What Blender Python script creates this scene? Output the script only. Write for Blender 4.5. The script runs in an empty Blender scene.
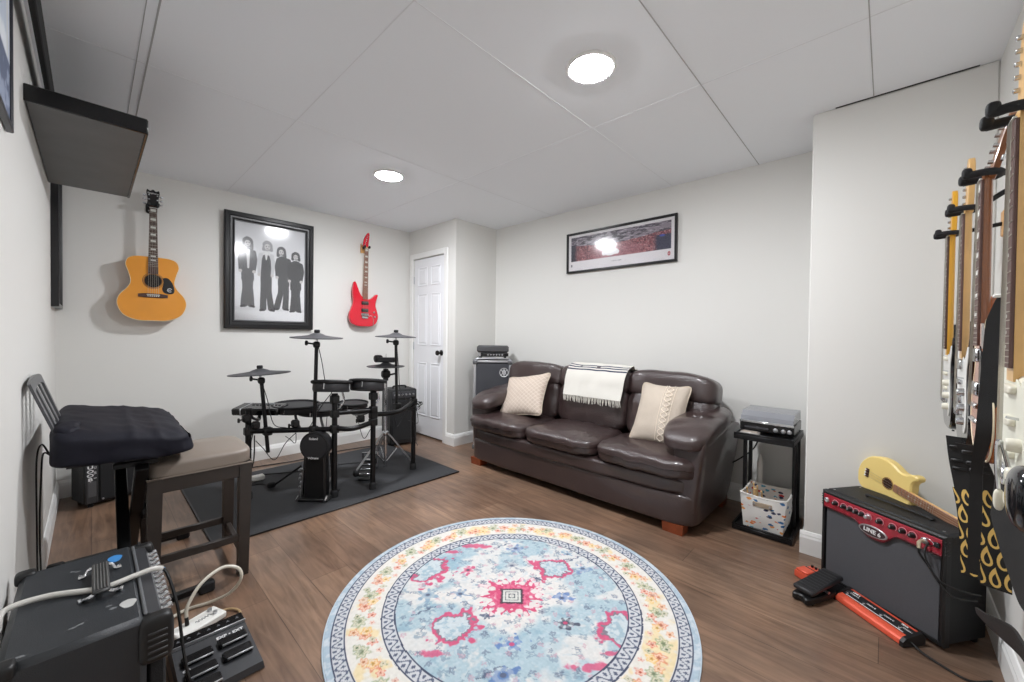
import bpy, bmesh, math, random
import numpy as np
from mathutils import Vector, Matrix, noise
random.seed(7); rng = np.random.default_rng(5)
sc = bpy.context.scene
COL = sc.collection
PI = math.pi
MW = {}                                   # world matrix of every object made here

# ------------------------------------------------------------------ materials
def s2l(c):
    return tuple(((v/255)/12.92 if v/255 <= .04045 else ((v/255+.055)/1.055)**2.4) for v in c)
MATS = {}
def mat(name, rgb, rough=.5, metal=0., bump=0., bscale=60., var=0., vscale=8., spec=.5, coat=0., kind='noise', emit=None, estr=0.):
    if name in MATS: return MATS[name]
    m = bpy.data.materials.new(name); m.use_nodes = True
    nt = m.node_tree; N = nt.nodes; L = nt.links
    b = N['Principled BSDF']
    c = s2l(rgb)
    b.inputs['Base Color'].default_value = (*c, 1)
    b.inputs['Roughness'].default_value = rough
    b.inputs['Metallic'].default_value = metal
    b.inputs['Specular IOR Level'].default_value = spec
    b.inputs['Coat Weight'].default_value = coat
    b.inputs['Coat Roughness'].default_value = .08
    tc = N.new('ShaderNodeTexCoord')
    if var > 0:
        n = N.new('ShaderNodeTexNoise'); n.inputs['Scale'].default_value = vscale; n.inputs['Detail'].default_value = 4
        L.new(tc.outputs['Object'], n.inputs['Vector'])
        r = N.new('ShaderNodeValToRGB')
        r.color_ramp.elements[0].position = .3; r.color_ramp.elements[1].position = .7
        r.color_ramp.elements[0].color = (*[max(0, v*(1-var)) for v in c], 1)
        r.color_ramp.elements[1].color = (*[min(1, v*(1+var)) for v in c], 1)
        L.new(n.outputs['Fac'], r.inputs['Fac']); L.new(r.outputs['Color'], b.inputs['Base Color'])
    if bump > 0:
        if kind == 'voronoi':
            n = N.new('ShaderNodeTexVoronoi'); n.inputs['Scale'].default_value = bscale; o = n.outputs['Distance']
        else:
            n = N.new('ShaderNodeTexNoise'); n.inputs['Scale'].default_value = bscale; n.inputs['Detail'].default_value = 3; o = n.outputs['Fac']
        L.new(tc.outputs['Object'], n.inputs['Vector'])
        bp = N.new('ShaderNodeBump'); bp.inputs['Strength'].default_value = bump; bp.inputs['Distance'].default_value = .004
        L.new(o, bp.inputs['Height']); L.new(bp.outputs['Normal'], b.inputs['Normal'])
    if emit:
        b.inputs['Emission Color'].default_value = (*s2l(emit), 1); b.inputs['Emission Strength'].default_value = estr
    MATS[name] = m
    return m

def mat_painted(name, rough=.8, bump=0., bscale=200., coat=0.):
    m = bpy.data.materials.new(name); m.use_nodes = True
    nt = m.node_tree; N = nt.nodes; L = nt.links; b = N['Principled BSDF']
    a = N.new('ShaderNodeVertexColor'); a.layer_name = 'Col'
    L.new(a.outputs['Color'], b.inputs['Base Color'])
    b.inputs['Roughness'].default_value = rough; b.inputs['Coat Weight'].default_value = coat
    if bump:
        tc = N.new('ShaderNodeTexCoord'); n = N.new('ShaderNodeTexNoise'); n.inputs['Scale'].default_value = bscale
        L.new(tc.outputs['Object'], n.inputs['Vector'])
        bp = N.new('ShaderNodeBump'); bp.inputs['Strength'].default_value = bump; bp.inputs['Distance'].default_value = .003
        L.new(n.outputs['Fac'], bp.inputs['Height']); L.new(bp.outputs['Normal'], b.inputs['Normal'])
    return m

def mat_floor():
    m = bpy.data.materials.new('wood_floor'); m.use_nodes = True
    nt = m.node_tree; N = nt.nodes; L = nt.links; b = N['Principled BSDF']
    tc = N.new('ShaderNodeTexCoord')
    sep = N.new('ShaderNodeSeparateXYZ'); cmb = N.new('ShaderNodeCombineXYZ')
    L.new(tc.outputs['Object'], sep.inputs[0]); L.new(sep.outputs['Y'], cmb.inputs['X']); L.new(sep.outputs['X'], cmb.inputs['Y'])
    br = N.new('ShaderNodeTexBrick'); br.offset = .37; br.offset_frequency = 2
    br.inputs['Scale'].default_value = 1; br.inputs['Brick Width'].default_value = 1.22; br.inputs['Row Height'].default_value = .18
    br.inputs['Mortar Size'].default_value = .0016; br.inputs['Mortar Smooth'].default_value = .3
    br.inputs['Color1'].default_value = (*s2l((132, 110, 93)), 1); br.inputs['Color2'].default_value = (*s2l((116, 94, 79)), 1)
    br.inputs['Mortar'].default_value = (*s2l((88, 71, 60)), 1)
    L.new(cmb.outputs[0], br.inputs['Vector'])
    mp = N.new('ShaderNodeMapping'); mp.inputs['Scale'].default_value = (1, 9, 1)
    L.new(cmb.outputs[0], mp.inputs['Vector'])
    n1 = N.new('ShaderNodeTexNoise'); n1.inputs['Scale'].default_value = 3.2; n1.inputs['Detail'].default_value = 8; n1.inputs['Distortion'].default_value = 1.2
    L.new(mp.outputs[0], n1.inputs['Vector'])
    r1 = N.new('ShaderNodeValToRGB'); e = r1.color_ramp.elements
    e[0].position = .28; e[0].color = (.62, .58, .56, 1); e[1].position = .7; e[1].color = (1.2, 1.18, 1.15, 1)
    L.new(n1.outputs['Fac'], r1.inputs['Fac'])
    n2 = N.new('ShaderNodeTexNoise'); n2.inputs['Scale'].default_value = 2.1; n2.inputs['Detail'].default_value = 5
    L.new(tc.outputs['Object'], n2.inputs['Vector'])
    r2 = N.new('ShaderNodeValToRGB'); e = r2.color_ramp.elements
    e[0].position = .33; e[0].color = (.66, .66, .68, 1); e[1].position = .68; e[1].color = (1.18, 1.1, 1.03, 1)
    L.new(n2.outputs['Fac'], r2.inputs['Fac'])
    x1 = N.new('ShaderNodeMixRGB'); x1.blend_type = 'MULTIPLY'; x1.inputs['Fac'].default_value = 1
    x2 = N.new('ShaderNodeMixRGB'); x2.blend_type = 'MULTIPLY'; x2.inputs['Fac'].default_value = 1
    L.new(br.outputs['Color'], x1.inputs['Color1']); L.new(r1.outputs['Color'], x1.inputs['Color2'])
    L.new(x1.outputs['Color'], x2.inputs['Color1']); L.new(r2.outputs['Color'], x2.inputs['Color2'])
    L.new(x2.outputs['Color'], b.inputs['Base Color'])
    b.inputs['Roughness'].default_value = .3
    bp = N.new('ShaderNodeBump'); bp.inputs['Strength'].default_value = .12; bp.inputs['Distance'].default_value = .002
    L.new(n1.outputs['Fac'], bp.inputs['Height']); L.new(bp.outputs['Normal'], b.inputs['Normal'])
    return m

def mat_pane():
    m = bpy.data.materials.new('thin_glass'); m.use_nodes = True
    nt = m.node_tree; N = nt.nodes; L = nt.links
    N.remove(N['Principled BSDF'])
    t = N.new('ShaderNodeBsdfTransparent'); g = N.new('ShaderNodeBsdfGlossy'); g.inputs['Roughness'].default_value = .11
    f = N.new('ShaderNodeFresnel'); f.inputs['IOR'].default_value = 1.45
    x = N.new('ShaderNodeMixShader'); L.new(f.outputs[0], x.inputs[0]); L.new(t.outputs[0], x.inputs[1]); L.new(g.outputs[0], x.inputs[2])
    L.new(x.outputs[0], N['Material Output'].inputs['Surface'])
    return m

def mat_bin():
    m = bpy.data.materials.new('printed_canvas'); m.use_nodes = True
    nt = m.node_tree; N = nt.nodes; L = nt.links; b = N['Principled BSDF']
    tc = N.new('ShaderNodeTexCoord'); mp = N.new('ShaderNodeMapping'); mp.inputs['Scale'].default_value = (25, 25, 46)
    L.new(tc.outputs['Object'], mp.inputs['Vector'])
    v = N.new('ShaderNodeTexVoronoi'); v.inputs['Scale'].default_value = 1.0
    n = N.new('ShaderNodeTexNoise'); n.inputs['Scale'].default_value = 3
    L.new(mp.outputs[0], n.inputs['Vector'])
    ad = N.new('ShaderNodeMixRGB'); ad.blend_type = 'ADD'; ad.inputs['Fac'].default_value = .5
    L.new(mp.outputs[0], ad.inputs['Color1']); L.new(n.outputs['Color'], ad.inputs['Color2']); L.new(ad.outputs[0], v.inputs['Vector'])
    lt = N.new('ShaderNodeMath'); lt.operation = 'LESS_THAN'; lt.inputs[1].default_value = .36
    L.new(v.outputs['Distance'], lt.inputs[0])
    sp = N.new('ShaderNodeSeparateColor'); L.new(v.outputs['Color'], sp.inputs[0])
    r = N.new('ShaderNodeValToRGB'); r.color_ramp.interpolation = 'CONSTANT'
    cols = [(60, 110, 160), (224, 128, 60), (90, 165, 190), (200, 70, 70), (60, 62, 90), (228, 226, 222), (230, 160, 90)]
    e = r.color_ramp.elements; e[0].color = (*s2l(cols[0]), 1); e[1].position = .15; e[1].color = (*s2l(cols[1]), 1)
    for i, c in enumerate(cols[2:]):
        k = e.new(.3+.13*i); k.color = (*s2l(c), 1)
    L.new(sp.outputs[0], r.inputs['Fac'])
    x = N.new('ShaderNodeMixRGB'); x.inputs['Color1'].default_value = (*s2l((226, 225, 222)), 1)
    L.new(lt.outputs[0], x.inputs['Fac']); L.new(r.outputs['Color'], x.inputs['Color2']); L.new(x.outputs['Color'], b.inputs['Base Color'])
    b.inputs['Roughness'].default_value = .9
    return m

def mat_lattice(name, base, line, sc_=(22, 22), rot=PI/4):
    m = bpy.data.materials.new(name); m.use_nodes = True
    nt = m.node_tree; N = nt.nodes; L = nt.links; b = N['Principled BSDF']
    tc = N.new('ShaderNodeTexCoord'); mp = N.new('ShaderNodeMapping'); mp.inputs['Rotation'].default_value = (0, 0, rot)
    mp.inputs['Scale'].default_value = (sc_[0], sc_[1], 1); L.new(tc.outputs['UV'], mp.inputs['Vector'])
    n = N.new('ShaderNodeTexNoise'); n.inputs['Scale'].default_value = 60; L.new(tc.outputs['UV'], n.inputs['Vector'])
    br = N.new('ShaderNodeTexBrick'); br.offset = 0; br.inputs['Scale'].default_value = 1
    br.inputs['Brick Width'].default_value = 1; br.inputs['Row Height'].default_value = 1; br.inputs['Mortar Size'].default_value = .10; br.inputs['Mortar Smooth'].default_value = .6
    br.inputs['Color1'].default_value = (*s2l(base), 1); br.inputs['Color2'].default_value = (*[v*.93 for v in s2l(base)], 1); br.inputs['Mortar'].default_value = (*s2l(line), 1)
    L.new(mp.outputs[0], br.inputs['Vector'])
    L.new(br.outputs['Color'], b.inputs['Base Color']); b.inputs['Roughness'].default_value = .95
    bp = N.new('ShaderNodeBump'); bp.inputs['Strength'].default_value = .5; bp.inputs['Distance'].default_value = .004
    L.new(n.outputs['Fac'], bp.inputs['Height']); L.new(bp.outputs['Normal'], b.inputs['Normal'])
    return m

def mat_grille(name, rgb, scale=260, amount=.35):
    m = bpy.data.materials.new(name); m.use_nodes = True
    nt = m.node_tree; N = nt.nodes; L = nt.links; b = N['Principled BSDF']
    tc = N.new('ShaderNodeTexCoord'); w = N.new('ShaderNodeTexWave'); w.bands_direction = 'X'; w.inputs['Scale'].default_value = scale/6.28
    n = N.new('ShaderNodeTexNoise'); n.inputs['Scale'].default_value = 400
    L.new(tc.outputs['Object'], w.inputs['Vector']); L.new(tc.outputs['Object'], n.inputs['Vector'])
    r = N.new('ShaderNodeValToRGB'); c = s2l(rgb); e = r.color_ramp.elements
    e[0].color = (*[v*(1-amount) for v in c], 1); e[1].color = (*[v*(1+amount) for v in c], 1)
    a = N.new('ShaderNodeMath'); a.operation = 'MULTIPLY_ADD'; a.inputs[1].default_value = .5
    h = N.new('ShaderNodeMath'); h.operation = 'MULTIPLY'; h.inputs[1].default_value = .5
    L.new(n.outputs['Fac'], h.inputs[0]); L.new(w.outputs['Fac'], a.inputs[0]); L.new(h.outputs[0], a.inputs[2])
    L.new(a.outputs[0], r.inputs['Fac']); L.new(r.outputs['Color'], b.inputs['Base Color']); b.inputs['Roughness'].default_value = .85
    return m

# ------------------------------------------------------------------ mesh builder
def spline(pts, n=8, closed=False):
    P = [Vector(p) for p in pts]; out = []; m = len(P)
    rngs = range(m) if closed else range(m-1)
    for i in rngs:
        if closed: a, b, c, d = P[(i-1) % m], P[i], P[(i+1) % m], P[(i+2) % m]
        else: a, b, c, d = P[max(i-1, 0)], P[i], P[i+1], P[min(i+2, m-1)]
        for k in range(n):
            t = k/n
            out.append(.5*((2*b)+(c-a)*t+(2*a-5*b+4*c-d)*t*t+(3*b-a-3*c+d)*t**3))
    if not closed: out.append(P[-1].copy())
    return out

class MB:
    def __init__(s): s.v = []; s.f = []; s.mi = []; s.uv = None
    def add(s, vs, fs, m=0, M=None):
        o = len(s.v)
        s.v += [tuple(M @ Vector(v)) if M is not None else tuple(v) for v in vs]
        s.f += [tuple(i+o for i in f) for f in fs]; s.mi += [m]*len(fs)
        return s
    def box(s, c, d, b=.003, m=0, M=None):
        cx, cy, cz = c; hx, hy, hz = [abs(q)/2 for q in d]; b = min(b, hx*.9, hy*.9, hz*.9)
        vs = []; idx = {}
        for sx in (-1, 1):
            for sy in (-1, 1):
                for sz in (-1, 1):
                    for ax in range(3):
                        p = [sx*(hx-b), sy*(hy-b), sz*(hz-b)]
                        p[ax] = (sx*hx, sy*hy, sz*hz)[ax]
                        idx[sx, sy, sz, ax] = len(vs); vs.append((cx+p[0], cy+p[1], cz+p[2]))
        fs = []
        S = (-1, 1)
        for a in S:
            fs.append([idx[a, -1, -1, 0], idx[a, 1, -1, 0], idx[a, 1, 1, 0], idx[a, -1, 1, 0]])
            fs.append([idx[-1, a, -1, 1], idx[1, a, -1, 1], idx[1, a, 1, 1], idx[-1, a, 1, 1]])
            fs.append([idx[-1, -1, a, 2], idx[1, -1, a, 2], idx[1, 1, a, 2], idx[-1, 1, a, 2]])
            for e in S:
                fs.append([idx[-1, a, e, 1], idx[1, a, e, 1], idx[1, a, e, 2], idx[-1, a, e, 2]])
                fs.append([idx[a, -1, e, 0], idx[a, 1, e, 0], idx[a, 1, e, 2], idx[a, -1, e, 2]])
                fs.append([idx[a, e, -1, 0], idx[a, e, 1, 0], idx[a, e, 1, 1], idx[a, e, -1, 1]])
                for g in S: fs.append([idx[a, e, g, 0], idx[a, e, g, 1], idx[a, e, g, 2]])
        return s.add(vs, fs, m, M)
    def bar(s, p0, p1, w, h, b=.002, m=0, up=(0, 0, 1)):
        p0 = Vector(p0); p1 = Vector(p1); z = (p1-p0); ln = z.length; z.normalize()
        u = Vector(up)
        if abs(z.dot(u)) > .95: u = Vector((1, 0, 0))
        x = u.cross(z).normalized(); y = z.cross(x)
        M = Matrix(((x.x, y.x, z.x, 0), (x.y, y.y, z.y, 0), (x.z, y.z, z.z, 0), (0, 0, 0, 1))); M.translation = (p0+p1)/2
        return s.box((0, 0, 0), (w, h, ln), b, m, M)
    def tube(s, path, r, seg=8, m=0, closed=False, flat=1.0, M=None):
        P = [Vector(p) for p in path]; n = len(P)
        rr = r if isinstance(r, (list, tuple)) else [r]*n
        T = []
        for i in range(n):
            a = P[(i-1) % n] if (closed or i > 0) else P[i]; b = P[(i+1) % n] if (closed or i < n-1) else P[i]
            t = (b-a); T.append(t.normalized() if t.length > 1e-9 else Vector((0, 0, 1)))
        u = T[0].orthogonal().normalized(); vs = []
        for i in range(n):
            if i: u = (u-T[i]*u.dot(T[i])); u = u.normalized() if u.length > 1e-6 else T[i].orthogonal().normalized()
            w = T[i].cross(u)
            for k in range(seg):
                a = 2*PI*k/seg; vs.append(P[i]+(u*math.cos(a)+w*math.sin(a)*flat)*rr[i])
        fs = []
        for i in range(n if closed else n-1):
            j = (i+1) % n
            for k in range(seg):
                l = (k+1) % seg; fs.append([i*seg+k, i*seg+l, j*seg+l, j*seg+k])
        if not closed:
            fs.append(list(range(seg))[::-1]); fs.append([(n-1)*seg+k for k in range(seg)])
        return s.add(vs, fs, m, M)
    def cyl(s, p0, p1, r, r1=None, seg=16, m=0, M=None):
        return s.tube([p0, p1], [r, r if r1 is None else r1], seg, m, M=M)
    def lathe(s, prof, M=None, seg=32, m=0):
        vs = []; fs = []; n = len(prof)
        for r, z in prof:
            for k in range(seg):
                a = 2*PI*k/seg; vs.append((r*math.cos(a), r*math.sin(a), z))
        for i in range(n-1):
            for k in range(seg):
                l = (k+1) % seg; fs.append([i*seg+k, i*seg+l, (i+1)*seg+l, (i+1)*seg+k])
        if prof[0][0] < .0125: fs.append(list(range(seg))[::-1])
        if prof[-1][0] < .0125: fs.append([(n-1)*seg+k for k in range(seg)])
        return s.add(vs, fs, m, M)
    def prism(s, outline, z0, z1, bev=0., m=0, M=None, mcap=None):
        P = [Vector((p[0], p[1])) for p in outline]; n = len(P)
        area = sum(P[i].x*P[(i+1) % n].y-P[(i+1) % n].x*P[i].y for i in range(n))
        if area < 0: P.reverse()
        nr = []
        for i in range(n):
            t = (P[(i+1) % n]-P[i-1]); t = t.normalized() if t.length > 1e-9 else Vector((1, 0)); nr.append(Vector((t.y, -t.x)))
        rings = [(bev, z0), (0, z0+bev), (0, z1-bev), (bev, z1)] if bev > 0 else [(0, z0), (0, z1)]
        vs = []
        for ins, z in rings:
            for i in range(n):
                q = P[i]-nr[i]*ins; vs.append((q.x, q.y, z))
        fs = []
        for r in range(len(rings)-1):
            for i in range(n):
                j = (i+1) % n; fs.append([r*n+i, r*n+j, (r+1)*n+j, (r+1)*n+i])
        s.add(vs, fs, m, M)
        o = len(s.v)-len(vs)
        s.f += [tuple(o+i for i in range(n))[::-1], tuple(o+(len(rings)-1)*n+i for i in range(n))]
        s.mi += [m, m if mcap is None else mcap]
        return s
    def soft(s, c, h, p=5., n=14, M=None, fn=None, m=0):
        vs = []; fs = []; key = {}
        def vert(a, b, d):
            k = (round(a, 5), round(b, 5), round(d, 5))
            if k not in key:
                w = (abs(a)**p+abs(b)**p+abs(d)**p)**(1/p)
                q = Vector((a/w*h[0], b/w*h[1], d/w*h[2]))
                if fn: q = fn(q, (a/w, b/w, d/w))
                key[k] = len(vs); vs.append(q+Vector(c))
            return key[k]
        g = [math.sin((-1+2*i/n)*PI/4)/math.sin(PI/4) for i in range(n+1)]
        for ax in range(3):
            for sg in (-1, 1):
                for i in range(n):
                    for j in range(n):
                        q = []
                        for (x, y) in ((g[i], g[j]), (g[i+1], g[j]), (g[i+1], g[j+1]), (g[i], g[j+1])):
                            t = [0, 0, 0]; t[ax] = sg; t[(ax+1) % 3] = x; t[(ax+2) % 3] = y; q.append(vert(*t))
                        fs.append(q if sg > 0 else q[::-1])
        return s.add(vs, fs, m, M)
    def ribbon(s, path, wd, w, th=.002, m=0):
        """strap: path points, width direction (vector or list), width (number or list)"""
        n = len(path); P = [Vector(p) for p in path]
        D = [Vector(d).normalized() for d in wd] if isinstance(wd[0], (list, tuple, Vector)) else [Vector(wd).normalized()]*n
        Wd = w if isinstance(w, (list, tuple)) else [w]*n
        vs = []
        for i in range(n):
            t = (P[min(i+1, n-1)]-P[max(i-1, 0)]).normalized(); nn = t.cross(D[i]).normalized()
            for a, b in ((-1, -1), (1, -1), (1, 1), (-1, 1)): vs.append(P[i]+D[i]*a*Wd[i]/2+nn*b*th/2)
        fs = [[0, 1, 2, 3][::-1], [4*(n-1)+k for k in range(4)]]
        for i in range(n-1):
            for k in range(4):
                l = (k+1) % 4; fs.append([4*i+k, 4*i+l, 4*i+4+l, 4*i+4+k])
        return s.add(vs, fs, m)
    def sheet(s, fn, nu, nv, m=0):
        vs = [fn(i/nu, j/nv) for j in range(nv+1) for i in range(nu+1)]
        fs = [[j*(nu+1)+i, j*(nu+1)+i+1, (j+1)*(nu+1)+i+1, (j+1)*(nu+1)+i] for j in range(nv) for i in range(nu)]
        return s.add(vs, fs, m)
    def build(s, name, mats, parent=None, world=False, smooth=True, ang=38, uv=None, recalc=True):
        me = bpy.data.meshes.new(name)
        V = s.v
        if world and parent is not None:
            Mi = MW[parent].inverted(); V = [tuple(Mi @ Vector(v)) for v in V]
        me.from_pydata(V, [], s.f)
        if not isinstance(mats, (list, tuple)): mats = [mats]
        for q in mats: me.materials.append(q)
        me.polygons.foreach_set('material_index', s.mi)
        if recalc:
            bm = bmesh.new(); bm.from_mesh(me); bmesh.ops.recalc_face_normals(bm, faces=bm.faces); bm.to_mesh(me); bm.free()
        if smooth:
            me.polygons.foreach_set('use_smooth', [True]*len(me.polygons)); me.set_sharp_from_angle(angle=math.radians(ang))
        if uv:
            l = me.uv_layers.new(name='UVMap')
            for lp in me.loops: l.data[lp.index].uv = uv(me.vertices[lp.vertex_index].co)
        me.update()
        o = bpy.data.objects.new(name, me); COL.objects.link(o)
        if parent is not None: o.parent = parent; MW[o] = MW[parent]
        else: MW[o] = Matrix.Identity(4)
        return o

def tag(o, label=None, cat=None, group=None, kind=None):
    if label: o['label'] = label
    if cat: o['category'] = cat
    if group: o['group'] = group
    if kind: o['kind'] = kind
    return o
def thing(name, label, cat, loc=(0, 0, 0), rotz=0., group=None, M=None):
    o = bpy.data.objects.new(name, None); COL.objects.link(o); o.empty_display_size = .05
    Mx = M if M is not None else Matrix.Translation(loc) @ Matrix.Rotation(rotz, 4, 'Z')
    o.matrix_world = Mx; MW[o] = Mx.copy()
    return tag(o, label, cat, group)
def struct(o): o['kind'] = 'structure'; return o
def text(name, body, size, M, material, parent, align='CENTER', ext=.0006, bold=0.):
    cu = bpy.data.curves.new(name, 'FONT'); cu.body = body; cu.size = size; cu.align_x = align; cu.align_y = 'CENTER'; cu.extrude = ext; cu.offset = bold; cu.resolution_u = 3
    tmp = bpy.data.objects.new('tmp_text', cu); COL.objects.link(tmp)
    bpy.context.view_layer.update()
    me = bpy.data.meshes.new_from_object(tmp.evaluated_get(bpy.context.evaluated_depsgraph_get()))
    bpy.data.objects.remove(tmp); bpy.data.curves.remove(cu)
    me.materials.clear(); me.materials.append(material)
    o = bpy.data.objects.new(name, me); COL.objects.link(o); o.parent = parent; o.matrix_local = MW[parent].inverted() @ M; MW[o] = M
    return o
def frame(X, Y, Z, T):
    X, Y, Z = Vector(X), Vector(Y), Vector(Z)
    M = Matrix(((X.x, Y.x, Z.x, T[0]), (X.y, Y.y, Z.y, T[1]), (X.z, Y.z, Z.z, T[2]), (0, 0, 0, 1)))
    return M
def painted(name, w, h, nx, ny, fn, material, parent, M, z=0.):
    """flat print centred on the local origin; fn(U,V) -> sRGB array, U,V in 0..1"""
    xs = np.linspace(-w/2, w/2, nx+1); ys = np.linspace(-h/2, h/2, ny+1)
    X, Y = np.meshgrid(xs, ys); U = X/w+.5; Vv = Y/h+.5
    C = np.clip(fn(U, Vv), 0, 255)/255.; C = np.where(C <= .04045, C/12.92, ((C+.055)/1.055)**2.4)
    vs = np.stack([X, Y, np.full_like(X, z)], -1).reshape(-1, 3)
    idx = np.arange((nx+1)*(ny+1)).reshape(ny+1, nx+1)
    fs = np.stack([idx[:-1, :-1], idx[:-1, 1:], idx[1:, 1:], idx[1:, :-1]], -1).reshape(-1, 4)
    me = bpy.data.meshes.new(name); me.from_pydata(vs.tolist(), [], fs.tolist())
    a = me.color_attributes.new('Col', 'FLOAT_COLOR', 'POINT')
    a.data.foreach_set('color', np.concatenate([C.reshape(-1, 3), np.ones((len(vs), 1))], 1).astype(np.float32).ravel())
    me.materials.append(material); me.update()
    o = bpy.data.objects.new(name, me); COL.objects.link(o); o.parent = parent; o.matrix_local = MW[parent].inverted() @ M; MW[o] = M
    return o

# numpy noise used for prints
def vnoise(x, y, seed=0):
    xi = np.floor(x).astype(np.int64); yi = np.floor(y).astype(np.int64); fx = x-xi; fy = y-yi
    def hsh(a, b):
        q = (a*374761393+b*668265263+seed*974634777) & 0x7fffffff
        q = ((q ^ (q >> 13))*1274126177) & 0x7fffffff
        return ((q ^ (q >> 16)) & 0xffff)/65535.
    ux = fx*fx*(3-2*fx); uy = fy*fy*(3-2*fy)
    return (hsh(xi, yi)*(1-ux)+hsh(xi+1, yi)*ux)*(1-uy)+(hsh(xi, yi+1)*(1-ux)+hsh(xi+1, yi+1)*ux)*uy
def fbm(x, y, seed=0, o=4):
    t = 0; a = .5; n = 0
    for i in range(o): t = t+a*vnoise(x*2**i, y*2**i, seed+i*17); n += a; a *= .5
    return t/n
def sstep(a, b, x): t = np.clip((x-a)/(b-a), 0, 1); return t*t*(3-2*t)
def over(C, col, mask): return C*(1-mask[..., None])+np.array(col, float)*mask[..., None]

# ------------------------------------------------------------------ common materials
WALL = mat('wall_paint', (220, 219, 215), .62, bump=.04, bscale=220)
CEIL = mat('ceiling_paint', (242, 245, 249), .9)
SEAM = mat('ceiling_seam', (176, 176, 176), .9)
SEAMF = mat('ceiling_seam_faint', (230, 232, 235), .9)
TRIM = mat('white_trim', (236, 236, 234), .4)
DOORW = mat('door_white', (236, 237, 240), .42)
BLACK = mat('black_plastic', (17, 17, 18), .45)
BLACKM = mat('black_metal', (18, 18, 20), .38, metal=.3)
SATIN = mat('black_lacquer', (15, 15, 17), .25)
RUBBER = mat('black_rubber', (24, 24, 26), .75)
CHROME = mat('chrome', (205, 207, 210), .16, metal=1.)
SILVER = mat('silver_metal', (190, 191, 194), .38, metal=.9)
WHITEP = mat('white_plastic', (232, 231, 226), .4)
CREAMP = mat('cream_plastic', (224, 220, 204), .4)
LETTER = mat('white_lettering', (225, 225, 225), .5)
DARKWOOD = mat('rosewood', (70, 44, 36), .45, var=.25, vscale=30)
MAPLE = mat('maple', (214, 172, 112), .35, var=.08, vscale=12)
PEARL = mat('pearl_inlay', (225, 225, 218), .25)
STEEL = mat('string_steel', (190, 186, 175), .3, metal=1.)
CABLE = mat('black_cable', (18, 18, 19), .5)
LEATHER = mat('brown_leather', (58, 45, 44), .30, coat=.4, bump=.4, bscale=170, kind='voronoi', var=.1, vscale=5, spec=.6)
GLASS = mat_pane()

# ------------------------------------------------------------------ room
XL, XR, YB, YF, ZC = -.17, 3.25, 4.226, -.34, 2.42
struct(MB().box(((XL+XR)/2, (YB+YF)/2, -.05), (XR-XL+.4, YB-YF+.4, .1), 0).build('floor', mat_floor(), smooth=False))
struct(MB().box(((XL+XR)/2, (YB+YF)/2, ZC+.05), (XR-XL+.4, YB-YF+.4, .1), 0).build('ceiling', CEIL, smooth=False))
struct(MB().box((XL-.05, (YB+YF)/2, ZC/2), (.1, YB-YF+.4, ZC), 0).build('wall_left', WALL, smooth=False))
struct(MB().box(((XL+XR)/2, YB+.05, ZC/2), (XR-XL, .1, ZC), 0).build('wall_back', WALL, smooth=False))
struct(MB().box((XR+.05, (YB+YF)/2, ZC/2), (.1, YB-YF+.4, ZC), 0).build('wall_right', WALL, smooth=False))
struct(MB().box(((XL+XR)/2, YF-.05, ZC/2), (XR-XL, .1, ZC), 0).build('wall_front', WALL, smooth=False))
CX = 2.725
struct(MB().box(((CX+XR)/2, (YF+.316)/2, ZC/2), (XR-CX, .316-YF, ZC), .006).build('wall_corner', WALL, smooth=False))
# closet box in the back right corner, with a door opening
DX, DY0, DY1, DZ = 2.655, 3.525, 4.135, 2.075
KY = 3.335
w = MB()
w.box((DX+.05, (KY+DY0)/2, ZC/2), (.1, DY0-KY, ZC), 0)
w.box((DX+.05, (DY1+YB)/2, ZC/2), (.1, YB-DY1, ZC), 0)
w.box((DX+.05, (DY0+DY1)/2, (DZ+ZC)/2), (.1, DY1-DY0, ZC-DZ), 0)
w.box(((DX+.1+XR)/2, KY+.05, ZC/2), (XR-DX-.1, .1, ZC), 0)
struct(w.build('wall_closet', WALL, smooth=False))
def baseboard(name, p0, p1, nrm):
    p0 = Vector((*p0, 0)); p1 = Vector((*p1, 0)); n = Vector((*nrm, 0)); d = p1-p0
    prof = [(0, 0), (.016, 0), (.016, .088), (.012, .1), (.012, .106), (.005, .122), (0, .124)]
    vs = [p+n*a+Vector((0, 0, z)) for p in (p0, p1) for a, z in prof]; k = len(prof)
    fs = [[i, (i+1) % k, k+(i+1) % k, k+i] for i in range(k)]+[list(range(k)), list(range(k, 2*k))]
    return struct(MB().add(vs, fs).build(name, TRIM, smooth=False))
baseboard('baseboard_left', (XL, YF), (XL, YB), (1, 0))
baseboard('baseboard_back', (XL, YB), (DX, YB), (0, -1))
baseboard('baseboard_right', (XR, .316), (XR, KY), (-1, 0))
baseboard('baseboard_corner', (CX, YF), (CX, .332), (-1, 0))
baseboard('baseboard_corner_side', (CX, .316), (XR, .316), (0, 1))
baseboard('baseboard_closet', (DX-.016, KY), (XR, KY), (0, -1))
baseboard('baseboard_closet_side', (DX, KY), (DX, DY0-.06), (-1, 0))
baseboard('baseboard_front', (XL, YF), (CX, YF), (0, 1))
# ceiling panel seams
s1 = MB(); s2 = MB()
for y in (.07, .68): s1.box(((XL+XR)/2 if y > .5 else 2.0, y, ZC-.0005), (XR-XL if y > .5 else 2.2, .004, .003), 0)
for x, wd in ((.18, .006), (.145, .003)): s1.box((x, 2.3, ZC-.0005), (wd, 3.8, .003), 0)

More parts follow.
